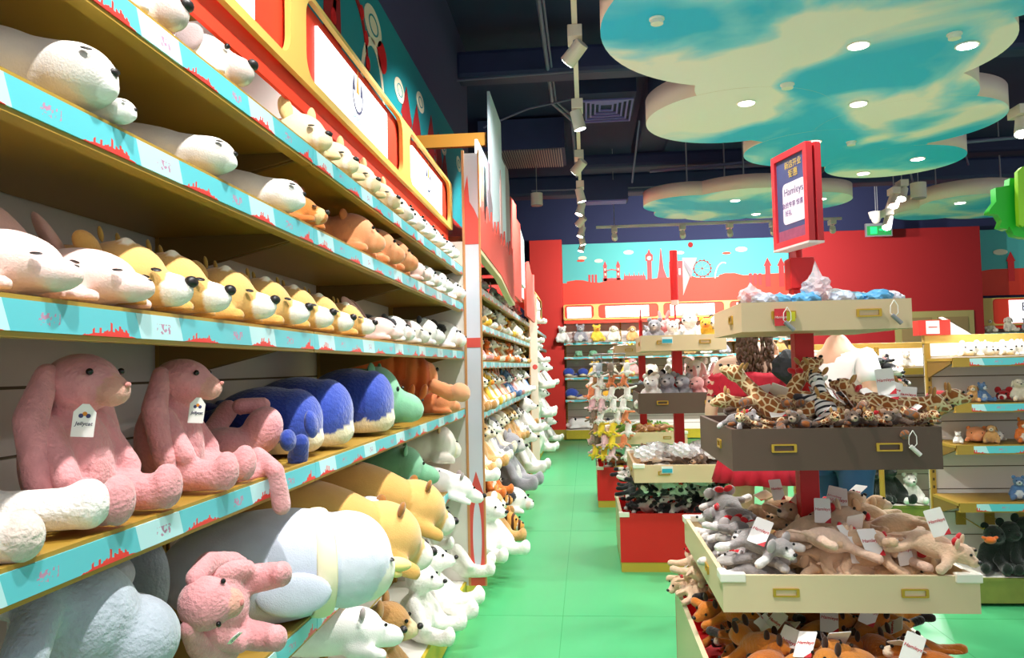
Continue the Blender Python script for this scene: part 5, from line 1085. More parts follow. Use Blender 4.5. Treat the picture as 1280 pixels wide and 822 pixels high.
# ---------------- back wall shelves
bw = dict(whale='whale', hippo='hippo')
def back_row(px0, px1, z, pool, s, lab, step):
    fill(XY(px0, 16.5, z), XY(px1, 16.5, z), step, z+.003, 16.46, pool, s, lab, 'toys on the back wall, '+lab, axis='x', rz=-PI/2, rv=.25)
back_row(703, 990, 1.98, ['sit_white', 'sit_grey', 'sit_panda', 'sit_tan', 'sit_cream', 'sit_yellow', 'sit_white'], 1.15, 'on the top back wall shelf', .34)
back_row(722, 790, 1.69, ['hippo'], .8, 'on the second back wall shelf', .33)
back_row(711, 740, 1.27, ['whale'], 1.1, 'on the third back wall shelf', .3); back_row(744, 790, 1.27, ['sit_yellow', 'sit_cream'], 1.1, 'on the third back wall shelf, middle', .33)
back_row(714, 738, .82, ['whale'], 1.4, 'on the fourth back wall shelf', .45); 
for px, t, s, l in ((714, 'panda', 1.9, 'large black and white plush panda lying on the back wall deck'), (742, 'cow', 1.9, 'black and white plush cow lying on the back wall deck'), (752, 'yellow', 1.5, 'yellow plush lion lying on the fourth back wall shelf')):
    place(t, (XY(px, 16.5, .3)-.1, 16.62, .21 if t != 'yellow' else .825), PI+.15, s*.8, label=l)
back_row(790, 990, 1.69, ['sit_white', 'sit_grey', 'sit_cream', 'sit_tan'], 1.1, 'on the second back wall shelf behind the stands', .36)
back_row(790, 990, 1.27, ['cream', 'sit_white', 'sit_pink', 'sit_rabbitw'], 1.3, 'on the third back wall shelf behind the stands', .42)
back_row(1236, 1300, 1.98, ['sit_white', 'sit_grey', 'sit_cream', 'sit_blue'], 1.0, 'on the top shelf right of the red block', .36)
back_row(1100, 1, 1.98, ['sit_white'], 1, '', 1)
# ---------------- heaps in the stands
def heap(pool, x0, x1, y0, y1, z0, layers, nx, ny, s, words, where, group, dz=.05, tilt=.35, inset=.1, along=None):
    its = []
    for L in range(layers):
        q = inset*(1, .85, .35, .1)[L]; mx, my = max(1, nx-(L+1)//2), max(1, ny-(L+1)//2)
        for i in range(mx):
            for j in range(my):
                x = x0+q+(x1-x0-2*q)*(i+.5+R.uniform(-.2, .2))/mx; y = y0+q+(y1-y0-2*q)*(j+.5+R.uniform(-.2, .2))/my
                its.append((x, y, z0+L*dz+R.uniform(0, .015)))
    rows = {}
    its.sort(key=lambda p: p[1])
    nb_ = 4; done = []
    for i, p in enumerate(its):
        b = min(nb_-1, i*nb_//len(its)); rows.setdefault(b, []).append(p)
    rn = ['front row', 'second row', 'third row', 'back row']
    for b, ps in rows.items():
        ps.sort(key=lambda p: proj(p)[0])
        for k, p in enumerate(ps):
            t = R.choice(pool); kind = t.name.split('.')[0].replace('plush_', '')
            w_ = words.get(kind, kind) if isinstance(words, dict) else words
            rz_ = R.uniform(-PI, PI) if along is None else R.choice((0, PI))+R.uniform(-along, along)
            place(t, p, rz_, s*R.uniform(.9, 1.1), R.uniform(-tilt, tilt), R.uniform(-tilt, tilt), label='%s %s, %s, %s from the left' % (w_, where, rn[b], nth(k)), group=group)
heap(T['b_fox'], .47, 1.21, 2.56, 3.88, .33, 3, 6, 8, 1.12, 'brown plush fox', 'in the lowest near bin', 'brown foxes in the near bin', .07, inset=.12)
heap(T['b_beige'][:2], .42, .56, 3.5, 3.95, .47, 2, 1, 3, 1.0, 'beige plush dog', 'at the left corner of the near bin', 'beige dogs at the bin corner', .06, inset=.02)
heap(T['b_beige'], CAX-.14, CAX+.40, 2.74, 3.72, .715, 3, 4, 5, 1.12, 'beige plush piglet', 'in the near cream tray', 'beige piglets in the cream tray', .055, inset=.14, along=.7)
heap(T['b_grey'], CAX-.40, CAX-.10, 2.74, 3.75, .715, 3, 2, 5, 1.05, 'grey plush koala', 'at the left of the near cream tray', 'grey koalas in the cream tray', .055, inset=.12)
heap(T['b_giraffe'], CAX-.34, CAX+.34, 2.82, 3.2, 1.155, 3, 4, 2, 1.1, 'spotted plush giraffe', 'in the near dark tray', 'giraffes in the dark tray', .07, inset=.13, along=.45)
heap(T['b_monkey']+T['b_zebra'], CAX-.3, CAX+.3, 3.08, 3.52, 1.22, 2, 3, 2, 1.2, {'monkey': 'grey-brown plush monkey', 'zebra': 'striped plush zebra'}, 'in the near dark tray', 'monkeys and zebras in the dark tray', .07, inset=.12)
for k, (px, y, z, rz, ry, j) in enumerate(((958, 3.0, 1.30, 2.6, -.6, 0), (985, 3.05, 1.31, .5, -.7, 1), (1040, 2.98, 1.27, 2.0, -.75, 2), (1086, 3.0, 1.27, .4, -.3, 0), (1106, 2.95, 1.26, 2.7, -.45, 1), (1128, 3.02, 1.27, -.2, -.1, 2))):
    place(T['b_giraffe'][j], (XY(px, y, z), y, z), rz, 1.15, ry=ry, label='spotted plush giraffe with raised neck in the near dark tray, %s from the left' % nth(k), group='giraffes with raised necks in the dark tray')
for k, px in enumerate((942, 1000, 1040, 1066, 1094, 1120, 1150)):
    place(T['b_giraffe'][k % 3] if k % 2 == 0 else T['b_monkey'][k % 2], (XY(px, 2.9, 1.28), 2.915, 1.272), -PI/2+R.uniform(-.9, .9), .62, label='small plush toy resting on the front rim of the dark tray, %s from the left' % nth(k), group='small toys on the rim of the dark tray')
place(T['b_zebra'][0], (XY(1030, 2.95, 1.33), 2.97, 1.31), 1.7, .95, ry=-.9, label='striped plush zebra standing at the middle of the dark tray')
place(T['b_grey'][0], (XY(925, 2.9, 1.30), 2.93, 1.275), -.9, .62, rx=.2, label='small grey plush koala at the left corner of the dark tray')
heap(T['b_bw'], .22, 1.18, 5.94, 6.8, .38, 4, 6, 5, 1.25, 'black and white plush penguin', 'in the second red bin', 'black and white toys in the second bin', .065, inset=.15)
heap(T['b_mix'][5:6]+T['b_mix'][0:1]+T['b_mix'][4:5]+T['b_monkey'], .38, 1.1, 5.88, 6.72, .69, 2, 5, 4, 1.0, {'owl': 'brown plush owl', 'lamb': 'white plush lamb', 'bear': 'brown plush bear', 'monkey': 'dark plush monkey'}, "in the pennant stand's lower tray", "toys in the pennant stand's lower tray", .07)
for k, (px, Y, z, t, s, l) in enumerate(((815, 6.17, 1.16, 'sit_white', .9, "white plush bear in the pennant stand's dark tray, left"), (835, 6.2, 1.16, 'sit_grey', .95, "grey plush koala in the pennant stand's dark tray"), (855, 6.2, 1.16, 'sit_grey', .9, 'dark grey plush koala beside the red post of the pennant stand'),
        (873, 6.18, 1.16, 'sit_pink', .85, "pink plush rabbit in the pennant stand's dark tray, right"), (886, 6.25, 1.16, 'sit_pink', .9, "pink plush rabbit behind the other in the pennant stand's dark tray"), (872, 6.45, 1.16, 'sit_white', 1.3, "large white plush bear standing high in the pennant stand's dark tray"),
        (845, 6.45, 1.16, 'sit_white', 1.1, "white plush bear at the back of the pennant stand's dark tray"), (822, 6.45, 1.16, 'sit_panda', 1.0, "plush panda at the back of the pennant stand's dark tray"),
        (819, 6.26, 1.62, 'sit_grey', .8, "fluffy grey plush koala in the pennant stand's top tray"), (841, 6.26, 1.62, 'sit_white', .75, "small white plush bear in the pennant stand's top tray"), (864, 6.26, 1.62, 'sit_white', .95, "large white plush bear in the pennant stand's top tray"),
        (884, 6.26, 1.62, 'sit_yellow', .8, "pale yellow plush duck in the pennant stand's top tray"), (897, 6.26, 1.62, 'sit_panda', .85, "black and white plush panda at the right of the pennant stand's top tray"), (830, 6.4, 1.62, 'sit_pink', .8, "pink plush rabbit at the back of the pennant stand's top tray"))):
    place(t, (XY(px, Y, z+.1), Y, z+.003), -PI/2-.35+R.uniform(-.3, .3), s, label=l)
MW = dict(lamb='white plush lamb', rabbit='pink plush rabbit', frog='green plush frog', duck='yellow plush duck', bear='tan plush bear', owl='grey plush owl', elephant='pale blue plush elephant', cat='orange plush cat')
heap(T['b_mix'], .15, 1.1, 8.66, 9.5, .34, 2, 6, 5, 1.1, MW, 'in the third red bin', 'toys in the third bin', .08)
heap(T['b_mix'][2:4]+T['b_mix'][4:5], .24, 1.0, 8.66, 9.5, .69, 2, 5, 4, 1.1, MW, "in the farthest stand's lower tray", "toys in the farthest stand's lower tray", .08)
heap(T['b_mix'][2:3]+T['b_mix'][3:4]+T['b_mix'][6:7], .32, .92, 8.78, 9.4, 1.16, 2, 4, 3, 1.0, MW, "in the farthest stand's dark tray", "toys in the farthest stand's dark tray", .07)
for k in range(3):
    pass
def card_on(groups, step, size, lift):
    bpy.context.view_layer.update()
    c = sorted((r for r in USED if r.get('group') in groups), key=lambda r: r.location.y)
    for k, r in enumerate(c):
        if k % step: continue
        p = Vector(r.location)+Vector((R.uniform(-.02, .02), -.05, lift))
        t = hang_tag((0, 0, 0), (0, 0, 0), size); M = Matrix.Translation(p) @ Euler((R.uniform(-.5, -.15), R.uniform(-.6, .6), R.uniform(-.5, .3))).to_matrix().to_4x4()
        q = copy_tree(t); q.parent = r
        q.matrix_parent_inverse = (Matrix.Translation(r.location) @ Euler(r.rotation_euler).to_matrix().to_4x4() @ Matrix.Diagonal((*r.scale, 1))).inverted(); q.matrix_basis = M
card_on(('brown foxes in the near bin',), 5, .09, .13); card_on(('beige piglets in the cream tray', 'grey koalas in the cream tray'), 5, .09, .12)
card_on(('giraffes in the dark tray', 'monkeys and zebras in the dark tray'), 4, .095, .12); card_on(('black and white toys in the second bin',), 14, .07, .06)
# small key-ring plush toys hanging in columns on the left side of the farthest stand
tube('chain_rail', [(.33, 9.35, 1.62), (.13, 9.3, 1.62), (.1, 9.0, 1.62), (.08, 8.7, 1.62), (.16, 8.52, 1.62), (.28, 8.5, 1.62), (.40, 8.5, 1.62), (.42, 8.8, 1.62)], .008, METAL, sC)
for col in range(6):
    x, y = ((.13, 9.3), (.1, 9.0), (.08, 8.7), (.16, 8.52), (.28, 8.5), (.40, 8.5))[col]
    e = tube('hanging_chain', [(x, y, 1.62), (x, y, .43)], .005, METAL); tag(e, 'thin chain of plush key rings at the farthest stand, %s from the left' % nth(col), 'chain', 'key ring chains')
    for row in range(8):
        place(T['b_mix'][R.choice((0, 0, 1, 4, 5, 6, 7, 0, 3))], (x+R.uniform(-.03, .03), y-.02+R.uniform(-.03, .03), 1.46-.125*row), R.uniform(-.5, .5)-PI/2-.4, .95, 0, PI/2*.7, label='small plush key ring toy, farthest stand, chain %s, %s from the top' % (nth(col), nth(row)), group='plush key rings at the farthest stand')
for k in range(6):
    t = T['b_mix'][(k*3) % 8]; kind = t.name.split('.')[0].replace('plush_', '')
    place(t, (.38+.1*k, 8.95+.05*(k % 2), 1.66), -PI/2+R.uniform(-.6, .6), 1.1, label="%s in the farthest stand's top tray, %s from the left" % (MW[kind], nth(k)), group="toys in the farthest stand's top tray")

# ---------------- clear bags and folded packs in the top tray of the nearest stand
PLASTIC = mat('clear_plastic', 'F2F2F6', .12, alpha=.5, spec=.8); PLASTIC.use_backface_culling = False
def crumple(name, c, r, m, label, cat, seed=0, amp=.25, sub_=3, parent=None, peak=None):
    bm = bmesh.new(); aell(bm, (0, 0, 0), r, sub=sub_); rr_ = random.Random(seed)
    ph = [rr_.uniform(0, 6) for _ in range(6)]
    for v in bm.verts:
        n = v.co.normalized(); k = 1+amp*(math.sin(n.x*5+ph[0])*math.sin(n.y*6+ph[1])+.5*math.sin(n.z*11+ph[2]+n.x*7)+.16*rr_.uniform(-1, 1))
        v.co *= k
        if peak and v.co.z > 0: v.co.z += peak*max(0, 1-2.2*math.hypot(v.co.x/r[0], v.co.y/r[1]))
    o = bmobj(name, bm, m, parent); o.location = c
    if label: tag(o, label, cat)
    return o
ys_ = 2.98
for k, (px, w_, h_, pk, s) in enumerate(((938, .045, .03, .02, 'crumpled clear plastic bag at the left of the top cream tray'), (1020, .05, .045, .05, 'tall crumpled clear bag with a pink round toy on the top cream tray'))):
    z = 1.74 if k == 0 else 1.76
    crumple('plastic_bag', (XY(px, ys_, z), ys_, z), (w_, .05, h_), PLASTIC, s, 'bag', seed=k+3, amp=.22, peak=pk)
for k, (px, c, rr_, s) in enumerate(((940, 'E05A5A', .026, 'coral round plush toy inside the left bag on the top tray'), (1022, 'D88A90', .034, 'pink round plush toy inside the tall bag on the top tray'))):
    o = simple('plush_ball', [((0, 0, 0), (rr_, rr_*.7, rr_*.8), (0, 0, 0))], c, None); COL.objects.link(o); o.location = (XY(px, ys_-.0, 1.735), ys_, 1.735); o['label'] = s; o['category'] = 'soft toy'
for k in range(11):
    px = 962+k*15 if k > 3 else 955+k*18; c = ['C8D4E4', '6AB4DC', 'DCDCE8', '5AA8D8', 'E4E0EA', '9CC4DC'][k % 6]
    m_ = mat('pack_'+c, c, .35)
    o = crumple('plush_pack', (XY(px, 2.98+.05*(k % 3), 1.71), 2.98+.06*(k % 3), 1.722), (.05, .06, .03), m_, '%s wrapped plush pack in the top cream tray, %s from the left' % ({'C8D4E4': 'pale blue', '6AB4DC': 'bright blue', 'DCDCE8': 'lilac white', '5AA8D8': 'blue', 'E4E0EA': 'white', '9CC4DC': 'light blue'}[c], nth(k)), 'pack', seed=k+20, amp=.14)
    o['group'] = 'wrapped packs in the top cream tray'
for k in range(9):
    x = .40+.085*k; y = 5.9+.1*(k % 3)
    o = crumple('plastic_bag', (x, y, .86+.02*(k % 2)), (.07, .07, .05), PLASTIC, "clear plastic bag over the toys in the pennant stand's lower tray, %s from the left" % nth(k), 'bag', seed=50+k, amp=.25); o['group'] = 'clear bags on the pennant stand'

# ---------------- right hand shelving toys
def right_row(px0, px1, Y, z, pool, s, lab, step, group=None):
    fill(XY(px0, Y, z), XY(px1, Y, z), step, z+.003, Y, pool, s, lab, group or 'toys '+lab, axis='x', rz=-PI/2, rv=.4)
CWb = {}
for k, px in enumerate((1212, 1228, 1240, 1250, 1262, 1272, 1284)):
    t = ['whitecub', 'puppy'][k % 2]; place(t, (XY(px, 5.24, 1.55), 5.22+.04*(k % 2), 1.503), -PI/2+R.uniform(-.7, .7), .8, label='small white and tan plush puppy on the top right shelf, %s from the left' % nth(k), group='puppies on the top right shelf')
for k, (px, t, z, s, l) in enumerate(((1200, 'b_red', 1.223, 1.0, 'dark red plush bear on the second right shelf'), (1227, 'sit_blue', 1.223, .42, 'small light blue plush toy on the second right shelf'), (1217, 'sit_tan', 1.223, .38, 'small tan plush dog beside the light blue toy on the right'), (1252, 'b_red', 1.223, 1.0, 'dark red plush bear with a white collar on the second right shelf'), (1274, 'sit_cream', 1.223, .5, 'cream plush lamb at the right edge of the second shelf'),
        (1222, 'orange', .968, .6, 'orange-tan plush bear on the third right shelf'), (1250, 'seal', .968, .62, 'cream plush dog lying on the third right shelf'), (1240, 'sit_tan', .968, .4, 'small tan plush dog in front of the lying cream one'), (1279, 'sit_orange', .968, .5, 'orange plush fox at the right edge of the third shelf'), (1274, 'sit_blue', .618, .5, 'blue plush elephant on the fourth right shelf'), (1198, 'sit_white', .968, .25, 'tiny white plush bear at the left of the third right shelf'))):
    if t == 'b_red':
        if 'b_red' not in T: T['b_red'] = lying('plush_bear', .2, .11, .075, '8A1418', 'A01A1E', 'F0E8E0', ears='round', nose_r=.004, closed=False, muz=.03, fur='fur', vox=.007)
        place('b_red', (XY(px, 5.25, z), 5.25, z), -PI/2+.9 if k == 0 else -PI/2-.7, 1.0, label=l)
    else: place(t, (XY(px, 5.27, z), 5.27, z), -PI/2+R.uniform(-.5, .5), s, label=l)
T['gorilla'] = sitting('plush_gorilla', 1.0, '1E2620', '2A322C', ears='round', vox=.013, fur='fur')
for k, (px, z, s) in enumerate(((1243, .175, 1.0), (1262, .175, 1.1), (1280, .175, 1.2))):
    place('gorilla', (XY(px, 5.3, .3), 5.3, z), -PI/2+.2*k-.2, s, label='dark green-black plush gorilla on the right base deck, %s from the left' % nth(k), group='dark gorillas on the right base deck')
o = simple('plush_crab', [((0, 0, 0), (.035, .03, .022), (0, 0, 0)), ((-.03, 0, .012), (.02, .014, .01), (0, .4, 0)), ((.03, 0, .012), (.02, .014, .01), (0, -.4, 0))], 'D86A2C', None); COL.objects.link(o); o.location = (XY(1240, 5.15, .36), 5.17, .39); o['label'] = 'small orange plush toy in front of the dark gorillas'; o['category'] = 'soft toy'
# toys behind the people
right_row(1010, 1145, 7.5, 1.42, ['sit_white', 'sit_cream', 'sit_tan'], .5, 'on the top shelf behind the people', .17)
right_row(1072, 1150, 7.42, 1.12, ['sit_panda', 'cow', 'panda', 'sit_white', 'piglet'], .85, 'on the second shelf behind the people', .17)
right_row(1072, 1150, 7.42, .66, ['sit_panda', 'sit_white', 'panda'], .9, 'on the third shelf behind the people', .25)
for k, (px, t, s, l) in enumerate(((1075, 'hippo', 1.0, 'green plush toy on the low deck behind the people'), (1090, 'gorilla', 1.2, 'dark brown plush gorilla on the low deck behind the people'), (1108, 'gorilla', 1.3, 'second dark plush gorilla on the low deck behind the people'), (1137, 'sit_white', .9, 'white plush bear on the low deck behind the people'), (1122, 'b_red', 1.8, 'dark red plush bear on the low deck behind the people'))):
    place(t, (XY(px, 7.42, .35), 7.42, .235), -PI/2+R.uniform(-.3, .3), s, label=l)
for k in range(14):
    px = 1078+R.uniform(0, 42); z = 1.5-.045*k
    place(T['b_bw'][k % 4], (XY(px, 6.6, z), 6.6+R.uniform(-.05, .05), z), R.uniform(-PI, PI), 1.0, R.uniform(-1, 1), 0, label='black and white plush toy hanging in the bunch right of the man, %s from the top' % nth(k), group='bunch of hanging toys right of the man')
e = cyl('hanging_post', (XY(1098, 6.68, 1.2), 6.68, 0), (XY(1098, 6.68, 1.2), 6.68, 1.6), .02, YEL); tag(e, 'yellow post holding the bunch of hanging toys right of the man', 'post')

# ================================================================== PEOPLE
SKIN = mat('skin', 'E2B79A', .55, noise=.03); 
def skin_body(name, J, edges, radii, m, parent, root=0, sub_=2):
    me = bpy.data.meshes.new(name); me.from_pydata([J[k] for k in J], [(list(J).index(a), list(J).index(b)) for a, b in edges], [])
    o = bpy.data.objects.new(name, me); COL.objects.link(o)
    md = o.modifiers.new('s', 'SKIN'); md.use_smooth_shade = True
    for i, k in enumerate(J):
        r = radii[k]; me.skin_vertices[0].data[i].radius = r if isinstance(r, tuple) else (r, r); me.skin_vertices[0].data[i].use_root = (i == root)
    sb = o.modifiers.new('u', 'SUBSURF'); sb.levels = sb.render_levels = sub_
    me2 = bpy.data.meshes.new_from_object(o.evaluated_get(bpy.context.evaluated_depsgraph_get())); me2.name = name
    bpy.data.objects.remove(o); me2.polygons.foreach_set('use_smooth', [True]*len(me2.polygons)); me2.materials.clear()
    return newobj(name, me2, m, parent)
def arm_chain(s, sh, el, wr, fwd):
    """joints for one arm with hand: palm, four fingers and a thumb"""
    sh, el, wr, f = map(Vector, (sh, el, wr, fwd)); f.normalize(); side = f.cross(Vector((0, 0, 1))); 
    if side.length < .1: side = Vector((1, 0, 0))
    side.normalize(); up = side.cross(f); J = {}; E = []; Rr = {}
    J[s+'sh'] = sh; J[s+'um'] = sh.lerp(el, .5); J[s+'el'] = el; J[s+'fm'] = el.lerp(wr, .4); J[s+'wr'] = wr; J[s+'pm'] = wr+f*.05
    Rr.update({s+'sh': .052, s+'um': .046, s+'el': .038, s+'fm': .037, s+'wr': .024, s+'pm': (.036, .018)})
    E += [(s+'sh', s+'um'), (s+'um', s+'el'), (s+'el', s+'fm'), (s+'fm', s+'wr'), (s+'wr', s+'pm')]
    for k in range(4):
        off = side*(.030-.02*k); L = (.07, .08, .075, .058)[k]
        a = wr+f*.09+off; b = a+f*L*.5-up*.012; c = b+f*L*.38-up*.026
        for n, p, r in (('a', a, .0105), ('b', b, .0095), ('c', c, .008)): J[s+'f%d%s' % (k, n)] = p; Rr[s+'f%d%s' % (k, n)] = r
        E += [(s+'pm', s+'f%da' % k), (s+'f%da' % k, s+'f%db' % k), (s+'f%db' % k, s+'f%dc' % k)]
    a = wr+f*.035+side*.04-up*.01; b = a+f*.03+side*.018-up*.012; J[s+'ta'] = a; J[s+'tb'] = b; Rr[s+'ta'] = .012; Rr[s+'tb'] = .009; E += [(s+'wr', s+'ta'), (s+'ta', s+'tb')]
    return J, E, Rr
def head(parent, c, s, hair_c, long_hair, facing=1):
    """head at c facing local -y"""
    cx, cy, cz = c
    bm = bmesh.new(); aell(bm, (cx, cy, cz), (.075*s, .092*s, .112*s), sub=4); 
    for v in bm.verts:
        d = v.co-Vector(c); 
        if d.z < -.03*s and d.y < 0: v.co.x = cx+d.x*.86; v.co.y += .004
        if abs(d.x) < .014*s and d.y < -.05*s and -.045*s < d.z < .02*s: v.co.y -= .016*s*(1-abs(d.x)/(.014*s))*(.6-d.z/(.06*s))
    h = bmobj('head', bm, SKIN, parent, True)
    for q in (-1, 1):
        ell('eye', (cx+q*.03*s, cy-.081*s, cz+.012*s), (.012*s, .008*s, .007*s), mat('eye_white', 'F4F0EC', .2), h); ell('pupil', (cx+q*.03*s, cy-.0885*s, cz+.012*s), (.005*s, .003*s, .005*s), BLACK, h)
        ell('ear', (cx+q*.076*s, cy+.008*s, cz), (.009*s, .02*s, .03*s), SKIN, h); ell('eyebrow', (cx+q*.03*s, cy-.084*s, cz+.035*s), (.017*s, .005*s, .003*s), mat('brow', '3A281C', .8), h)
    ell('lips', (cx, cy-.084*s, cz-.052*s), (.022*s, .008*s, .008*s), mat('lips', 'B8605A', .5), h)
    return h
def woman():
    px, Y = 945, 4.75; x = XY(px, Y, 1.2); w_ = empty('person', (x, Y, 0), PI-.35); w_.scale = (1.05, 1.05, 1.06)   # back turned to the camera
    tag(w_, 'woman with long brown hair and a red off-shoulder dress, seen from behind', 'person')
    J = {'pelvis': (0, 0, .98), 'waist': (0, .0, 1.12), 'chest': (0, .005, 1.30), 'neck0': (0, .01, 1.46), 'neck1': (0, -.0, 1.53)}
    E = [('pelvis', 'waist'), ('waist', 'chest'), ('chest', 'neck0'), ('neck0', 'neck1')]
    Rr = {'pelvis': (.155, .11), 'waist': (.115, .085), 'chest': (.145, .09), 'neck0': (.07, .055), 'neck1': (.045, .045)}
    for q, s in ((1, 'L'), (-1, 'R')):
        J.update({s+'hip': (q*.09, 0, .92), s+'kn': (q*.085, -.02, .52), s+'cf': (q*.08, .0, .38), s+'an': (q*.075, .03, .1), s+'to': (q*.085, -.1, .04)})
        Rr.update({s+'hip': .085, s+'kn': .055, s+'cf': .052, s+'an': .036, s+'to': (.038, .025)}); E += [('pelvis', s+'hip'), (s+'hip', s+'kn'), (s+'kn', s+'cf'), (s+'cf', s+'an'), (s+'an', s+'to')]
    a, e, r = arm_chain('A', (.17, .01, 1.42), (.245, .02, 1.14), (.22, -.14, .95), (-.3, -.8, -.3)); J.update(a); E += e+[('chest', 'Ash')]; Rr.update(r)
    a, e, r = arm_chain('B', (-.17, .01, 1.42), (-.22, -.06, 1.18), (-.09, -.25, 1.42), (.2, .1, 1)); J.update(a); E += e+[('chest', 'Bsh')]; Rr.update(r)
    b = skin_body('body', J, E, Rr, SKIN, w_)
    head(w_, (0, -.015, 1.66), 1.03, '', True)
    # tattoo between the shoulder blades
    t = text('tattoo', 'ʬ', .1, mat('tattoo_ink', '6A5450', .7), basis((-1, 0, 0), (0, 0, 1), (.06, .105, 1.38)), w_, .0006)
    # hair: cap plus long wavy locks
    HM = mat('brown_hair', '5A3A28', .6, noise=.3, nscale=30, bump=.6)
    bm = bmesh.new(); aell(bm, (0, .012, 1.685), (.086, .098, .11), sub=3)
    hr_ = random.Random(4)
    for k in range(60):
        a_ = PI*hr_.uniform(-.05, 1.05); x0 = .072*math.cos(a_)-.0; y0 = .03+.06*math.sin(a_); ln = hr_.uniform(.32, .46); p1, p2 = hr_.uniform(0, 6), hr_.uniform(0, 6); dr_ = hr_.uniform(-.045, -.005)
        prev = None
        for j in range(11):
            f = j/10; p = Vector((x0*(1+.1*f)+dr_*f+.012*math.sin(j*1.1+p1), y0+.03*math.sin(f*PI)+.01*math.cos(j*1.2+p2), 1.72-ln*f))
            if prev is not None: acyl(bm, prev, p, .0125*(1-.5*f)+.001, .0125*(1-.5*(f+.1)), seg=6)
            prev = p
    bmobj('hair', bm, HM, w_, True)
    # dress: bodice with ruffled off-shoulder band, flared skirt
    RD = mat('red_dress', 'C0142E', .75, noise=.1, nscale=20, bump=.3)
    def ringmesh(rows, n=64, name='dress'):
        bm = bmesh.new(); vs = []
        for z, rx, ry, fr, fa in rows:
            vs.append([bm.verts.new(((rx+fa*math.cos(fr*t))*math.cos(t), (ry+fa*math.cos(fr*t))*math.sin(t), z+(.004*math.sin(t*9) if fa else 0))) for t in [2*PI*i/n for i in range(n)]])
        for a_, b_ in zip(vs, vs[1:]):
            for i in range(n): bm.faces.new((a_[i], a_[(i+1) % n], b_[(i+1) % n], b_[i]))
        o = bmobj(name, bm, RD, w_, True); md = o.modifiers.new('t', 'SOLIDIFY'); md.thickness = .004; return o
    ringmesh([(1.31, .165, .115, 0, 0), (1.2, .14, .105, 0, 0), (1.1, .128, .1, 0, 0), (1.0, .165, .125, 0, 0), (.93, .19, .15, 16, .006), (.84, .215, .175, 16, .012), (.77, .235, .195, 16, .016)])
    ringmesh([(1.36, .222, .13, 22, .004), (1.335, .24, .145, 22, .012), (1.31, .23, .138, 22, .005), (1.285, .25, .15, 22, .014), (1.26, .235, .142, 22, .006), (1.235, .252, .152, 22, .013)], name='ruffle_band')
woman()
o = crumple('hand_bag', (XY(984, 4.45, 1.45), 4.45, 1.47), (.075, .05, .095), mat('bag_black', '1E1C20', .7), 'black bag held up in front of the woman with the brown hair', 'bag', 5, .1)
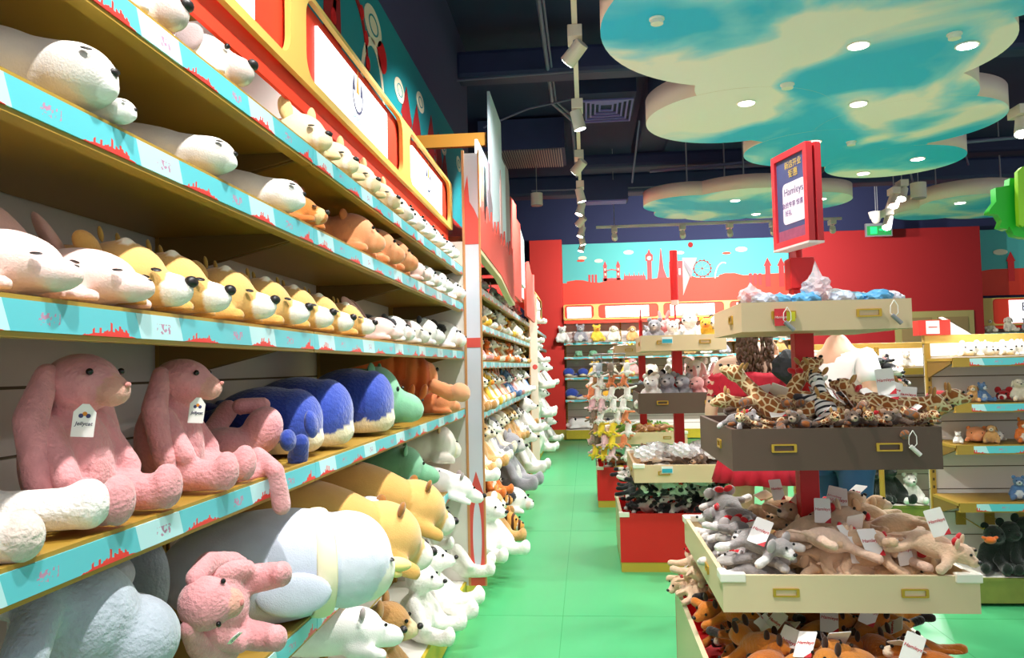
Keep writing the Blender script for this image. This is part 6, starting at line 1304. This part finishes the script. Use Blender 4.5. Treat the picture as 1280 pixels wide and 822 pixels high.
def man():
    px, Y = 1050, 5.1; x = XY(px, Y, 1.2); w_ = empty('person', (x, Y, 0), -1.05); w_.scale = (1.08, 1.08, .995)
    tag(w_, 'man in a white printed t-shirt and blue jeans behind the dark tray', 'person')
    J = {'pelvis': (0, 0, 1.02), 'waist': (0, .0, 1.18), 'chest': (0, .0, 1.40), 'neck0': (0, .01, 1.60), 'neck1': (0, -.015, 1.68)}
    E = [('pelvis', 'waist'), ('waist', 'chest'), ('chest', 'neck0'), ('neck0', 'neck1')]
    Rr = {'pelvis': (.15, .11), 'waist': (.14, .11), 'chest': (.17, .115), 'neck0': (.08, .07), 'neck1': (.058, .058)}
    for q, s in ((1, 'L'), (-1, 'R')):
        J.update({s+'hip': (q*.095, 0, .95), s+'kn': (q*.1, -.02, .54), s+'cf': (q*.1, .0, .4), s+'an': (q*.1, .03, .1), s+'to': (q*.11, -.13, .045)})
        Rr.update({s+'hip': .09, s+'kn': .062, s+'cf': .058, s+'an': .042, s+'to': (.045, .03)}); E += [('pelvis', s+'hip'), (s+'hip', s+'kn'), (s+'kn', s+'cf'), (s+'cf', s+'an'), (s+'an', s+'to')]
    for q, s in ((1, 'A'), (-1, 'B')):
        a, e, r = arm_chain(s, (q*.19, .0, 1.54), (q*.26, -.03, 1.24), (q*.2, -.26, 1.14), (-q*.2, -1, .05)); J.update(a); E += e+[('chest', s+'sh')]; Rr.update(r)
    skin_body('body', J, E, Rr, SKIN, w_)
    head(w_, (0, -.03, 1.82), 1.1, '', False)
    bm = bmesh.new(); aell(bm, (0, -.005, 1.86), (.088, .1, .098), sub=3)
    for v in bm.verts: v.co += Vector((math.sin(v.co.y*90), math.cos(v.co.x*90), math.sin(v.co.z*80)))*.002
    bmobj('hair', bm, mat('dark_hair', '221C1A', .6), w_, True)
    TW = mat('tshirt_white', 'F2F1F2', .8, bump=.15, nscale=9)
    Js = {'h': (0, .0, 1.0), 'w': (0, .0, 1.16), 'c': (0, .0, 1.40), 'n': (0, .005, 1.51), 'La': (.19, .0, 1.53), 'Lb': (.235, -.015, 1.36), 'Ra': (-.19, .0, 1.53), 'Rb': (-.235, -.015, 1.36)}
    skin_body('t_shirt', Js, [('h', 'w'), ('w', 'c'), ('c', 'n'), ('c', 'La'), ('La', 'Lb'), ('c', 'Ra'), ('Ra', 'Rb')], {'h': (.17, .13), 'w': (.165, .13), 'c': (.19, .135), 'n': (.082, .07), 'La': .075, 'Lb': .072, 'Ra': .075, 'Rb': .072}, TW, w_)
    JN = mat('jeans_blue', '2E5078', .85, noise=.15, nscale=12)
    Jj = {'p': (0, 0, 1.0)}; Ej = []; Rj = {'p': (.165, .125)}
    for q, s in ((1, 'L'), (-1, 'R')):
        Jj.update({s+'h': (q*.1, 0, .9), s+'k': (q*.1, -.018, .54), s+'a': (q*.1, .02, .13)}); Rj.update({s+'h': .105, s+'k': .083, s+'a': .073}); Ej += [('p', s+'h'), (s+'h', s+'k'), (s+'k', s+'a')]
    skin_body('jeans', Jj, Ej, Rj, JN, w_)
    text('shirt_lettering', 'SPORT', .07, mat('shirt_ink', '3A3A42', .7), basis((0, 0, 1), (-1, 0, 0), (-.05, -.142, 1.42)), w_, .002)
man()
for t in list(bpy.data.objects):
    pass

# ---------------- tidy the wording of labels
for o in S.objects:
    if o.parent is None and 'label' in o:
        l = o['label']
        for a, b in ((' one from', ' from'), (' of its kind', ''), ("at the left of the near cream tray", "left in the near cream tray"), ('clear plastic bag over the toys in', 'clear plastic bag in'), ('lying black and white plush cow', 'spotted plush cow'), ('fluffy cream plush lamb on', 'cream plush lamb on'), ('black and white plush panda', 'plush panda'),
                     ('at the left corner of the near bin', "at the near bin's left corner"), ('small plush key ring toy, farthest stand,', 'plush key ring toy, farthest stand,'), ('black and white plush penguin in', 'black and white toy in'), ('black and white plush toy hanging in', 'black and white toy in')):
            l = l.replace(a, b)
        o['label'] = l
